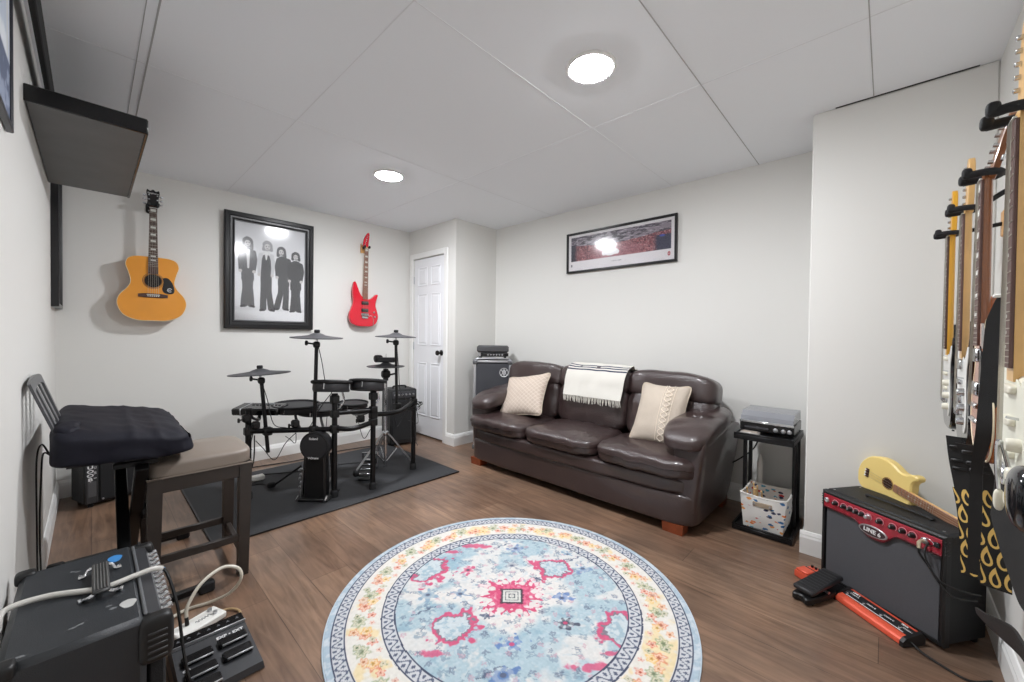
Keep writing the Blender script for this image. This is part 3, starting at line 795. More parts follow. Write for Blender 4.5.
def group_print(U, V):
    X = U*.60; Y = V*.90
    C = np.zeros(U.shape+(3,))+np.array((226, 226, 228.)); C = over(C, (196, 197, 200), sstep(.35, 1, V)*.6)
    C = over(C, (206, 206, 208), sstep(.012, .0, np.abs(Y-.11)+.02*(fbm(X*9, Y*60, 5)-.5)-.01)*.5)
    n = fbm(X*40, Y*30, 3)-.5
    folk = [  # x, foot y, height, facing, coat grey, hair grey, hair length, stance
        (.105, .13, .63, .00, (98, 98, 100), (96, 96, 98), .055, .8, 'coat'),
        (.255, .10, .65, .01, (84, 84, 86), (150, 150, 152), .03, 1., 'waist'),
        (.405, .115, .60, -.02, (82, 82, 84), (92, 92, 94), .04, 1.1, 'coat'),
        (.515, .10, .585, -.0, (74, 74, 76), (78, 78, 80), .028, .7, 'coat')]
    for x, y0, h, lean, coat, hair, hl, st, kind in folk:
        hip = y0+h*.52; sh = y0+h*.83; hd = y0+h*.93; r = h*.052
        for s in (-1, 1):
            kx = x+s*.022*st; fx = x+s*.034*st+lean
            d = np.minimum(capsule(X, Y, (x+s*.016, hip), (kx, y0+h*.27), .030, .024), capsule(X, Y, (kx, y0+h*.27), (fx, y0+.02), .024, .027))
            C = over(C, coat, sstep(.003, -.001, d+.004*n)); C = over(C, (64, 64, 66), sstep(.003, 0, capsule(X, Y, (fx, y0+.006), (fx+.022*s, y0), .009)))
        body = np.minimum(capsule(X, Y, (x, hip), (x+lean*.4, sh-.03), .040, .048), capsule(X, Y, (x-.034, sh-.02), (x+.034, sh-.02), .022))
        if kind == 'coat': body = np.minimum(body, capsule(X, Y, (x, hip-.07), (x, hip+.1), .050, .045))
        C = over(C, (208, 208, 208) if kind == 'waist' else coat, sstep(.003, -.001, body+.004*n))
        if kind == 'waist':
            vest = np.minimum(capsule(X, Y, (x, hip-.02), (x, sh-.05), .046, .036), capsule(X, Y, (x-.02, sh-.05), (x+.02, sh-.05), .018)); C = over(C, coat, sstep(.003, -.001, vest))
            C = over(C, (214, 214, 214), sstep(.004, 0, capsule(X, Y, (x, sh-.06), (x, sh+.01), .003, .014)))
        if x < .2: C = over(C, (212, 212, 212), sstep(.004, 0, capsule(X, Y, (x+.004, hip+.03), (x+.002, sh-.01), .006, .013)))
        for s in (-1, 1):
            ex, ey = x+s*.062, hip+.10; hx, hy = x+s*(.05 if s > 0 else .058), hip-.005
            arm = np.minimum(capsule(X, Y, (x+s*.046, sh-.02), (ex, ey), .018, .015), capsule(X, Y, (ex, ey), (hx, hy), .015, .011))
            C = over(C, (196, 196, 198) if kind == 'waist' else coat, sstep(.003, -.001, arm+.003*n))
            C = over(C, (196, 192, 190), sstep(.003, 0, np.hypot(X-hx, Y-hy)-.013))
        C = over(C, hair, sstep(.004, -.002, np.hypot((X-x-lean)/1.0, (Y-hd-.006)/1.1)-r*1.25+.01*n)); 
        for s in (-1, 1): C = over(C, hair, sstep(.004, -.002, capsule(X, Y, (x+lean+s*r*.8, hd), (x+lean+s*r*.95, hd-hl), r*.45, r*.4)+.008*n))
        C = over(C, (198, 196, 196), sstep(.003, -.001, np.hypot((X-x-lean+.002)/.78, Y-hd+.006)-r*.86))
        for s in (-1, 1): C = over(C, (96, 96, 98), sstep(.003, 0, np.hypot(X-x-lean-s*r*.32, Y-hd+.001)-.0035))
        C = over(C, (120, 118, 118), sstep(.003, 0, capsule(X, Y, (x+lean-.007, hd-.022), (x+lean+.007, hd-.022), .002)))
    return C+n[..., None]*6
def make_poster():
    wx, wz, tilt = 1.160, 1.735, .012
    Y = Vector((0, -math.sin(tilt), math.cos(tilt))); X = Vector((1, 0, 0)); Z = X.cross(Y)
    M = frame(X, Y, Z, (wx, 4.196, wz))
    t = thing('framed_poster', 'large black framed black and white poster of four standing people on the back wall', 'picture', M=M)
    W, H = .735, 1.03
    f = MB(); moulding(f, W, H, [(0, -.012), (0, .016), (.008, .024), (.036, .026), (.044, .018), (.058, .016), (.066, .02), (.078, .014), (.078, -.012)])
    f.build('frame', FRAMEB, t, ang=25)
    b = MB(); moulding(b, W-.142, H-.142, [(0, .0), (0, .016), (.006, .016), (.006, 0)]); b.build('inner_lip', mat('grey_lip', (120, 120, 124), .4), t, smooth=False)
    painted('print', W-.15, H-.15, 210, 300, group_print, mat_painted('photo_print', .6), t, M, .002)
    MB().box((0, 0, .010), (W-.15, H-.15, .002), 0).build('pane', GLASS, t, smooth=False)
    MB().box((0, 0, -.008), (W-.02, H-.02, .006), 0).build('backing', mat('backing_board', (90, 80, 70), .9), t, smooth=False)
make_poster()
def arena_print(U, V):
    C = np.zeros(U.shape+(3,))+np.array((236, 232, 234.))
    ins = (U > .03) & (U < .97) & (V > .26) & (V < .93)
    X = U*3.1; Y = V
    n = fbm(X*30, Y*34, 3, 3); n2 = fbm(X*90, Y*80, 8, 2); n3 = fbm(X*5, Y*5, 12)
    crowd = np.zeros_like(C)+np.array((146, 74, 82.)); crowd = over(crowd, (206, 130, 132), sstep(.5, .62, n)*.8); crowd = over(crowd, (62, 40, 52), sstep(.5, .38, n2)*.8); crowd = over(crowd, (228, 196, 196), sstep(.64, .72, n2)*.8)
    D = np.hypot((U-.47)/.62, (V-.36)/.62)
    crowd = over(crowd, (190, 130, 140), sstep(.55, .2, D)*.5)
    sky = np.zeros_like(C)+np.array((150, 140, 150.)); sky = over(sky, (62, 56, 66), sstep(.45, .6, fbm(X*6, Y*22, 31))*.8); sky = over(sky, (214, 206, 216), sstep(.56, .7, fbm(X*10, Y*40, 44))*.7)
    roof = .60+.28*np.abs(U-.45)**1.2+.05*(n3-.5)
    pic = np.where((V > roof)[..., None], sky, crowd)
    pic = over(pic, (52, 48, 66), sstep(.1, .06, U+.05*(n3-.5))*(V < .72)); pic = over(pic, (60, 62, 84), sstep(.82, .87, U+.04*(n-.5))*(V < .62)); pic = over(pic, (60, 84, 180), sstep(.035, .02, np.hypot((U-.9)*1.2, V-.6)))
    pic = over(pic, (240, 238, 240), sstep(1.05, .95, np.hypot((U-.44)/.085, (V-.38)/.115)+.3*(V < .32)))
    pic = over(pic, (186, 120, 130), sstep(.1, .06, np.abs(np.hypot((U-.44)/.085, (V-.38)/.115)-1.1))*.8)
    pic = over(pic, (236, 232, 236), sstep(.03, .01, np.hypot((U-.36)/2, V-.74)))
    C = np.where(ins[..., None], pic, C)
    C = over(C, (182, 60, 70), sstep(1.1, .9, np.hypot((U-.955)*3.1/.035, (V-.15)/.05))); C = over(C, (225, 200, 205), sstep(.5, .3, np.hypot((U-.955)*3.1/.035, (V-.15)/.05)))
    C = over(C, (70, 66, 80), sstep(1.1, .8, np.hypot((U-.035)*3.1/.02, (V-.15)/.04)))
    C = over(C, (170, 166, 170), (np.abs(V-.15) < .012)*(np.abs(U-.5) < .05)*(n2 > .45))
    return C
def make_panorama():
    M = frame((0, -1, 0), (-.013, 0, 1), (-1, 0, -.013), (XR-.015, 1.775, 1.995))
    t = thing('framed_panorama', 'wide black framed panorama of a red crowded ice arena above the sofa', 'picture', M=M)
    W, H = 1.075, .385
    f = MB(); moulding(f, W, H, [(0, -.010), (0, .014), (.004, .018), (.016, .018), (.02, .010), (.02, -.01)]); f.build('frame', FRAMEB, t, ang=25)
    painted('print', W-.038, H-.038, 330, 120, arena_print, mat_painted('panorama_print', .6), t, M, .002)
    MB().box((0, 0, .007), (W-.038, H-.038, .002), 0).build('pane', GLASS, t, smooth=False)
make_panorama()
def make_left_frame():
    M = frame((0, 1, 0), (0, 0, 1), (1, 0, 0), (XL+.008, 1.53, 2.03))
    t = thing('framed_picture', 'black framed blue-grey picture high on the left wall, partly out of view', 'picture', M=M)
    W, H = .70, .53
    f = MB(); moulding(f, W, H, [(0, -.006), (0, .006), (.002, .008), (.012, .008), (.014, .004), (.014, -.006)]); f.build('frame', mat('navy_black_frame', (26, 28, 38), .35), t, ang=25)
    def fn(U, V):
        C = np.zeros(U.shape+(3,))+np.array((186, 196, 210.)); C = over(C, (226, 230, 234), sstep(.45, .7, fbm(U*6, V*5, 3))*.8)
        C = over(C, (84, 94, 118), sstep(.36, .34, V)); C = over(C, (206, 208, 206), (np.abs(U-.93) < .03)*(V > .36)*.8); C = over(C, (140, 150, 172), sstep(.3, .28, V)*sstep(.5, .6, fbm(U*8, V*8, 9)))
        return C
    painted('print', W-.026, H-.026, 80, 70, fn, mat_painted('picture_print', .8), t, M, .002)
make_left_frame()
def make_slim_frame():
    M = frame((0, 1, 0), (0, 0, 1), (1, 0, 0), (XL+.004, 3.99, 1.83))
    t = thing('slim_picture_frame', 'tall thin black picture frame seen edge-on below and beyond the dark shelf', 'picture', M=M)
    W, H = .46, .99
    f = MB(); moulding(f, W, H, [(0, -.003), (0, .028), (.004, .031), (.02, .031), (.024, .018), (.024, -.003)]); f.build('frame', FRAMEB, t, ang=25)
    MB().box((0, 0, .004), (W-.046, H-.046, .004), 0).build('mat_board', mat('white_mat_board', (226, 226, 224), .8), t, smooth=False)
    MB().box((0, 0, .014), (W-.046, H-.046, .002), 0).build('pane', GLASS, t, smooth=False)
make_slim_frame()

# ------------------------------------------------------------------ shelf and ledge on the left wall
DARKLAM = mat('espresso_laminate', (92, 92, 92), .5, var=.1, vscale=6)
t = thing('floating_shelf', 'thick dark floating shelf high on the left wall with a black front edge', 'shelf', (XL, 2.95, 2.04))
m = MB(); m.box((.0, 2.95, 2.07), (.335, 1.20, .056), .003); m.build('board', DARKLAM, t, world=True)
m = MB(); m.box((.0, 2.343, 2.07), (.34, .014, .064), .003); m.box((.167, 2.95, 2.07), (.012, 1.21, .064), .003); m.build('edge_band', SATIN, t, world=True)
t = thing('wall_rail', 'long narrow black rail high on the left wall just above the dark shelf', 'rail', (XL, 2.2, 2.24))
MB().box((-.128, 2.15, 2.30), (.018, 2.2, .115), .004).build('rail', mat('matte_black', (12, 12, 13), .8), t, world=True)
for y in (1.15, 2.95):
    MB().box((-.153, y, 2.30), (.034, .03, .05), .003).build('bracket', BLACKM, t, world=True)

# ------------------------------------------------------------------ side table, record player, bin, sticks
def make_side_table():
    x0, x1, y0, y1, h = 2.745, 3.115, .372, .682, .605
    t = thing('side_table', 'small black two-tier metal side table between sofa and wall corner', 'side table', ((x0+x1)/2, (y0+y1)/2, 0))
    xc, yc = (x0+x1)/2, (y0+y1)/2
    def tray(name, z0, th):
        m = MB(); m.box((xc, yc, z0+th/2), (x1-x0, y1-y0, th), .003)
        for y in (y0+.008, y1-.008): m.box((xc, y, z0+th+.005), (x1-x0, .014, .012), .002)
        for x in (x0+.008, x1-.008): m.box((x, yc, z0+th+.005), (.014, y1-y0-.03, .012), .002)
        return m.build(name, BLACKM, t, world=True)
    tray('base_shelf', .004, .026); tray('top_shelf', h-.038, .03)
    for y in (y0+.022, y1-.022):
        for x in (2.945, 3.085):
            MB().box((x, y, h/2), (.026, .020, h-.05), .003).build('upright', BLACKM, t, world=True)
    for x in (x0+.03, x1-.03):
        for y in (y0+.03, y1-.03): MB().cyl((x, y, 0), (x, y, .006), .012).build('foot_pad', RUBBER, t, world=True)
make_side_table()
def make_record_player():
    x0, x1, y0, y1, z0 = 2.83, 3.10, .384, .668, .608
    xc, yc = (x0+x1)/2, (y0+y1)/2
    t = thing('record_player', 'black and silver record player with smoky lid on the small side table', 'record player', (xc, yc, z0))
    MB().box((xc, yc, z0+.036), (x1-x0, y1-y0, .062), .005).build('case', SATIN, t, world=True)
    MB().box((x0-.003, yc, z0+.063), (.008, y1-y0, .016), .003).build('chrome_strip', CHROME, t, world=True)
    MB().box((x0-.002, yc+.05, z0+.028), (.004, .13, .012), .001).build('cassette_slot', mat('slot', (60, 60, 64), .2), t, world=True)
    for y in (yc-.05, yc-.09, yc-.12):
        MB().lathe([(.012, 0), (.012, .01), (.009, .012), (.001, .012)], frame((0, 1, 0), (0, 0, 1), (-1, 0, 0), (x0, y, z0+.027)), 16).build('knob', SILVER, t, world=True)
    MB().lathe([(.001, .0), (.115, .0), (.117, .005), (.112, .009), (.001, .009)], Matrix.Translation((xc+.005, yc+.02, z0+.067)), 40).build('platter', BLACK, t, world=True)
    MB().tube(spline([(x1-.03, y0+.03, z0+.082), (xc, y0+.035, z0+.088), (xc-.05, y0+.07, z0+.082)], 6), .004, 8).build('tone_arm', SILVER, t, world=True)
    # lid: open bottomed shell with chamfered front
    prof = [(x0+.002, .070), (x0+.010, .096), (x0+.05, .124), (x1-.012, .128), (x1-.002, .070)]
    vs = []
    for y in (y0+.004, y1-.004): vs += [(x, y, z0+z) for x, z in prof]
    k = len(prof); fs = [[i, i+1, k+i+1, k+i] for i in range(k-1)]+[list(range(k)), list(range(k, 2*k))]
    lid = mat('smoked_acrylic', (150, 152, 158), .08)
    b = lid.node_tree.nodes['Principled BSDF']; b.inputs['Alpha'].default_value = .72
    MB().add(vs, fs).build('lid', lid, t, world=True, smooth=False)
    for y in (y0+.02, y1-.02): MB().box((xc, y, z0+.003), (.2, .02, .006), .001).build('rubber_foot', RUBBER, t, world=True)
    t = thing('silver_case', 'small silver case lying in front of the record player on the side table', 'case', (2.785, .60, .604))
    MB().box((2.787, .60, .609), (.055, .105, .010), .003).build('body', mat('silver_card', (176, 170, 166), .35, metal=.5), t, world=True)
    MB().box((2.787, .60, .615), (.04, .08, .003), .001).build('cover_plate', mat('tan_card', (168, 156, 146), .5), t, world=True)
make_record_player()
def make_bin():
    x0, x1, y0, y1, z0 = 2.76, 3.02, .402, .642, .037
    xc, yc = (x0+x1)/2, (y0+y1)/2; h = .205
    t = thing('storage_bin', 'white canvas bin with small colourful printed figures on the lower tier of the side table', 'bin', (xc, yc, z0))
    m = MB(); n = 12
    def ringp(q, z, ins=0.):
        hx, hy = (x1-x0)/2-.008+.012*q-ins, (y1-y0)/2-.018+.018*q-ins; pts = []
        bulge = .012*math.sin(PI*min(1, max(0, q)))
        for (ax, ay), (bx, by) in (((-1, -1), (1, -1)), ((1, -1), (1, 1)), ((1, 1), (-1, 1)), ((-1, 1), (-1, -1))):
            for i in range(n):
                u = i/n; a = ax+(bx-ax)*u; b = ay+(by-ay)*u; e = (1-(2*u-1)**2)*bulge
                nx = 0 if ax != bx else ax; ny = 0 if ay != by else ay
                w = .004*noise.noise(Vector((a*4, b*4, q*5)))
                pts.append((xc+a*hx+nx*(e+w), yc+b*hy+ny*(e+w), z-(.012*(1-(2*u-1)**2) if q >= 1 else 0)))
        return pts
    rings = [ringp(q, z0+h*q) for q in np.linspace(0, 1, 9)]+[ringp(q, z0+h*q+(.0 if q < 1 else 0), .006) for q in np.linspace(1, .06, 8)]
    k = 4*n; vs = [p for r in rings for p in r]
    fs = [[i*k+j, i*k+(j+1) % k, (i+1)*k+(j+1) % k, (i+1)*k+j] for i in range(len(rings)-1) for j in range(k)]
    fs += [list(range(k)), [(len(rings)-1)*k+j for j in range(k)]]
    m.add(vs, fs); m.build('canvas_body', mat_bin(), t, world=True, ang=60)
    r = MB(); r.tube(ringp(1, z0+h, .002), .0055, 6, closed=True); r.build('rim', mat('white_piping', (232, 230, 224), .8), t, world=True)
    MB().box((x0-.012, yc+.0, z0+.155), (.010, .10, .026), .003).build('handle', mat('tan_handle', (168, 152, 132), .7), t, world=True)
    for y in (-.042, .042): MB().lathe([(.007, 0), (.007, .004), (.001, .005)], frame((0, 1, 0), (0, 0, 1), (-1, 0, 0), (x0-.016, yc+y, z0+.155)), 10).build('rivet', SILVER, t, world=True)
    STICK = mat('hickory', (214, 178, 128), .5)
    labs = ('pale wooden drumstick leaning at the sofa-side end of the bundle in the bin', 'tallest pale drumstick standing upright in the canvas bin', 'pale wooden drumstick in the middle of the bundle in the bin', 'pale drumstick leaning away from the bundle towards the bin corner', 'shortest pale drumstick at the back of the bundle in the bin')
    for i, (bx, by, tx, ty, tz) in enumerate(((2.84, .60, 2.80, .615, .265), (2.84, .57, 2.83, .585, .292), (2.86, .55, 2.80, .57, .268), (2.87, .53, 2.815, .54, .255), (2.91, .58, 2.88, .575, .262))):
        p0 = Vector((bx, by, .058)); p1 = Vector((tx, ty, tz)); d = p1-p0
        s = thing('drumstick', labs[i], 'drumstick', p0, group='drumsticks in the canvas bin')
        MB().tube([p0, p0+d*.72, p0+d*.93], [.0075, .0072, .004], 8).build('shaft', STICK, s, world=True)
        MB().soft(p0+d*.965, (.006, .006, .009), 2.2, 4).build('tip', STICK, s, world=True)
    tb = thing('paper_tube', 'tall white tube standing behind the canvas bin under the side table top', 'tube', (3.075, .59, .036))
    MB().tube([(3.07, .60, .036), (3.07, .60, .36), (3.07, .60, .40)], [.018, .018, .009], 16).build('body', WHITEP, tb, world=True)
    MB().cyl((3.07, .60, .40), (3.07, .60, .415), .009, .004).build('tip', WHITEP, tb, world=True)
make_bin()
tag(MB().tube(spline([(3.118, .55, .66), (3.14, .56, .60), (3.13, .62, .50), (3.13, .66, .42), (3.12, .75, .33), (3.06, .84, .27), (3.2, .9, .2), (3.22, .95, .012)], 8), .0045, 8).build('power_cable', CABLE), 'thin black power cable running from the record player down behind the sofa', 'cable')

# ------------------------------------------------------------------ red panel amplifier in the corner
A0 = Vector((2.235, -.185)); DA = Vector((.57346, .81923)); NA = Vector((.81923, -.57346)); AW, AD, AH = .488, .218, .447
AM = frame((-DA.x, -DA.y, 0), (0, 0, 1), (-NA.x, -NA.y, 0), (A0.x+DA.x*AW, A0.y+DA.y*AW, 0))   # x across the front, y up, z out of the front
REDP = mat('red_anodised', (168, 36, 54), .25, metal=.3, coat=.4)
def make_red_amp():
    t = thing('guitar_amplifier', 'black guitar amplifier with a red control panel and grey ribbed grille in the wall corner', 'amplifier', M=AM)
    W, H, D = AW, AH, AD
    b = MB(); b.box((W/2, H/2+.008, -D/2-.004), (W, H-.016, D-.008), .012); b.build('cabinet', TOLEX, t)
    f = MB(); moulding(f, W, H-.02, [(0, -.02), (0, .004), (.006, .01), (.014, .008), (.018, -.01)])
    fm = MB(); fm.add([(x+W/2, y+H/2+.004, z) for x, y, z in f.v], f.f); fm.build('front_frame', BLACK, t)
    MB().box((W/2, .19, -.002), (W-.04, .345, .008), .002).build('grille', mat_grille('ribbed_grille', (74, 75, 79), 620, .5), t)
    # red panel with a drop under the badge
    top = H-.022; lo = .362
    ol = [(.012, top), (.012, lo)]+[(x, lo-.052*math.exp(-((x-.243)/.062)**4)) for x in np.linspace(.10, .40, 26)]+[(W-.012, lo), (W-.012, top)]
    MB().prism(ol, .0, .010, .002, M=None).build('control_panel', REDP, t)
    MB().prism([(x, y-.0) for x, y in [(.012, lo+.004), (.012, lo-.002)]+[(x, lo-.002-.052*math.exp(-((x-.243)/.062)**4)) for x in np.linspace(.10, .40, 26)]+[(W-.012, lo-.002), (W-.012, lo+.004)]+[(x, lo+.004-.052*math.exp(-((x-.243)/.062)**4)) for x in np.linspace(.40, .10, 26)]], .004, .013, .001).build('panel_lip', mat('dark_red_lip', (88, 18, 28), .35, metal=.3), t)
    bd = MB(); Mb = frame((1, 0, 0), (0, 1, 0), (0, 0, 1), (.237, .342, .010))
    el = [(.058*math.cos(a), .0235*math.sin(a)) for a in np.linspace(0, 2*PI, 40, endpoint=False)]
    bd.prism(el, 0, .006, .001, M=Mb); bo = bd.build('badge', SILVER, t)
    MB().prism([(x*.88, y*.8) for x, y in el], .004, .0075, .0005, M=Mb).build('badge_plate', mat('badge_dark', (60, 40, 44), .35), bo)
    text('lettering', 'LINE 6', .025, frame((1, 0, 0), (0, 1, 0), (0, 0, 1), (AM.translation.x, AM.translation.y, 0)) if False else AM @ frame((1, 0, 0), (.15, 1, 0), (0, 0, 1), (.237, .342, .0185)), LETTER, t, bold=.0006)
    PK = mat('pink_scale', (212, 140, 150), .5)
    for i, x in enumerate((.028, .07, .109, .138, .165, .189, .215, .262, .311, .348, .382)):
        if i == 0:
            MB().lathe([(.011, 0), (.011, .005), (.008, .007), (.006, .004), (.001, .004)], Matrix.Translation((x, .398, .010)), 18).build('input_jack', SILVER, t); continue
        sc_ = MB(); sc_.tube([(x+.0145*math.cos(a), .398+.0145*math.sin(a), .0105) for a in np.linspace(-.8, PI+.8, 14)], .0018, 4); sc_.build('dial_scale', PK, t)
        k = MB().lathe([(.0105, 0), (.0105, .004), (.0085, .006), (.0078, .018), (.006, .0195), (.001, .0195)], Matrix.Translation((x, .398, .010)), 18).build('knob', BLACK if i != 6 else SILVER, t)
        MB().box((x, .402, .0298), (.0015, .008, .001), .0002).build('pointer', LETTER, k)
    MB().lathe([(.012, 0), (.012, .005), (.009, .008), (.006, .006), (.001, .006)], Matrix.Translation((.422, .397, .010)), 18).build('jack_socket', SILVER, t)
    MB().tube([(.431+.02*math.cos(a), .397+.013*math.sin(a), .011) for a in np.linspace(0, 2*PI, 24, endpoint=False)], .0016, 5, closed=True).build('jack_ring', CHROME, t)
    MB().box((.463, .400, .0135), (.018, .02, .009), .002).build('power_switch', SATIN, t)
    for x in (.006, W-.006):
        m = MB()
        for i in range(5): m.box((x, H-.028-i*.012, -.002), (.016, .008, .022), .003)
        m.build('ridged_corner', BLACK, t)
    h = MB(); h.tube(spline([(.13, H-.001, -.10), (.145, H+.010, -.10), (.36, H+.010, -.10), (.375, H-.001, -.10)], 5), .011, 8, flat=.35); h.build('strap_handle', RUBBER, t)
    for x in (.03, W-.03):
        for z in (-.03, -D+.03): MB().cyl((x, 0, z), (x, .018, z), .016, .018).build('rubber_foot', RUBBER, t)
        for q in (-.03, -D+.03): MB().lathe([(.005, 0), (.005, .001), (.001, .002)], frame((1, 0, 0), (0, 0, -1), (0, 1, 0), (x, H-.0005, q)), 8).build('corner_screw', SILVER, t)
make_red_amp()
def aw(x, y, z): return AM @ Vector((x, y, z))
t = thing('instrument_cable', 'black instrument cable plugged into the red panel amplifier and hanging down its grille', 'cable', aw(.422, .38, .02))
MB().tube([aw(.422, .396, .012), aw(.421, .397, .03), aw(.422, .392, .04), aw(.424, .372, .042)], [.0045, .006, .0065, .0065], 10).build('jack_plug', mat('pale_gold_plug', (216, 204, 176), .3, metal=.6), t, world=True)
MB().tube(spline([aw(.424, .374, .042), aw(.427, .35, .042), aw(.45, .31, .03), aw(.485, .265, .03), aw(.52, .235, .02), aw(.545, .228, -.05)], 8), .004, 8).build('cord', CABLE, t, world=True)
MB().tube(spline([aw(.436, .395, .012), aw(.444, .37, .045), aw(.455, .33, .045), aw(.49, .28, .04), aw(.53, .262, .0), aw(.55, .25, -.06)], 8), .0035, 8).build('second_cord', CABLE, t, world=True)

# small yellow guitar resting on the amplifier
def make_small_guitar():
    n = Vector((-.6716, .7408, .0112)); a = Vector((-.7337, -.6628, -.1498)); a = (a-n*a.dot(n)).normalized(); b = n.cross(a)
    M = frame(a, b, n, (2.6038, -.0172, .5058))
    t = thing('small_guitar', 'small yellow guitar with a round sound hole resting on the red panel amplifier', 'guitar', M=M)
    YEL = mat('butter_yellow', (232, 205, 128), .4)
    ol = spline([(-.170, -.03), (-.158, .03), (-.12, .078), (-.075, .10), (-.03, .106), (.01, .098), (.045, .082), (.072, .082), (.094, .094), (.114, .098), (.127, .090), (.124, .076), (.112, .064), (.106, .048), (.108, .028), (.108, -.01), (.116, -.03), (.112, -.045), (.09, -.058), (.055, -.062), (.02, -.075), (-.03, -.09), (-.08, -.094), (-.13, -.092), (-.158, -.07)], 5, True)
    MB().prism(ol, -.042, 0, .006).build('body', YEL, t)
    MB().lathe([(.001, .0006), (.0235, .0006), (.0235, .0012), (.001, .0012)], None, 32).build('sound_hole', mat('hole_dark', (58, 36, 24), .8), t)
    MB().tube([(.027*math.cos(q), .027*math.sin(q), .0006) for q in np.linspace(0, 2*PI, 32, endpoint=False)], .0018, 5, closed=True).build('rosette', mat('rosette_brown', (150, 104, 60), .5), t)
    MB().box((-.111, -.002, .003), (.017, .044, .006), .002).build('bridge', DARKWOOD, t)
    for k in range(3): MB().lathe([(.004, 0), (.004, .003), (.001, .004)], Matrix.Translation((-.116, -.016+.014*k, .006)), 8).build('bridge_pin', WHITEP, t)
    nk = MB(); nk.box((.215, -.001, -.006), (.30, .036, .018), .006); nk.build('neck', MAPLE, t)
    fb = MB(); fb.box((.2, -.001, .005), (.33, .036, .006), .002); fo = fb.build('fretboard', mat('walnut_board', (150, 110, 86), .45), t)
    for k in range(13): MB().box((.06+.30*(1-2**(-k/11)), -.001, .0085), (.0016, .035, .001), .0003).build('fret', STEEL, fo)
    for k in (3, 5, 7, 10): MB().lathe([(.003, 0), (.003, .0006), (.001, .0007)], Matrix.Translation((.36-.30*(2**(-k/11))+.0, -.001, .008)), 10).build('fret_dot', PEARL, fo)
    MB().prism(spline([(.36, -.018), (.375, -.028), (.41, -.027), (.445, -.02), (.445, .02), (.41, .026), (.375, .026), (.36, .016)], 3, True), -.014, 0, .002).build('headstock', MAPLE, t)
    for k in range(3): MB().lathe([(.006, 0), (.006, .012), (.001, .013)], Matrix.Translation((.385+.02*k, .012*(k % 2*2-1), 0)), 10).build('tuning_peg', CHROME, t)
    st = MB()
    for k in range(3): st.tube([(-.111, -.014+.013*k, .006), (.36, -.010+.009*k, .0105)], .0006, 4)
    st.build('strings', STEEL, t)
make_small_guitar()

# pedals by the red panel amplifier
def make_exp_pedal():
    X = Vector((.914, -.405, 0)).normalized(); Y = Vector((-X.y, X.x, 0)); Z = Vector((0, 0, 1))
    M = frame(X, Y, Z, (2.205, .256, 0))
    t = thing('expression_pedal', 'black rocker foot pedal on the floor in front of the red panel amplifier', 'pedal', M=M)
    b = MB(); b.prism(spline([(0, -.038), (.235, -.045), (.242, 0), (.235, .045), (0, .038), (-.006, 0)], 5, True), .004, .034, .005); b.build('base', BLACK, t)
    Mt = Matrix.Translation((.0, 0, .04)) @ Matrix.Rotation(-.10, 4, 'Y')
    MB().box((.118, 0, .012), (.232, .086, .022), .006, 0, Mt).build('treadle', mat('black_treadle', (36, 36, 38), .5), t)
    r = MB()
    for k in range(9): r.box((.03+.022*k, 0, .0245), (.014, .07, .0008), .0003, 0, Mt)
    r.build('grip_rubber', RUBBER, t)
    MB().cyl((.12, -.044, .036), (.12, .044, .036), .007).build('pivot', SILVER, t)
    for x in (.02, .22):
        for y in (-.028, .028): MB().cyl((x, y, 0), (x, y, .006), .008).build('rubber_foot', RUBBER, t)
make_exp_pedal()
ORP = mat('orange_red_enamel', (220, 90, 64), .35, metal=.2)
def make_red_pedal():
    M = frame((.87, -.49, 0), (.49, .87, 0), (0, 0, 1), (2.455, .255, 0))
    t = thing('stomp_pedal', 'small orange-red stomp pedal with a black stripe tucked behind the black rocker pedal', 'pedal', M=M)
    MB().prism([(-.06, -.034), (.06, -.034), (.06, .034), (-.06, .034)], .003, .036, .004).build('housing', ORP, t)
    MB().box((-.03, 0, .041), (.056, .060, .012), .004).build('foot_switch', ORP, t)
    MB().box((.008, 0, .0375), (.014, .062, .004), .001).build('stripe', SATIN, t)
    for y in (-.018, .0, .018): MB().lathe([(.006, 0), (.006, .010), (.001, .011)], Matrix.Translation((.04, y, .036)), 12).build('knob', BLACK, t)
    for x in (-.05, .05): MB().box((x, 0, .0018), (.012, .06, .0036), .001).build('rubber_foot', RUBBER, t)
make_red_pedal()
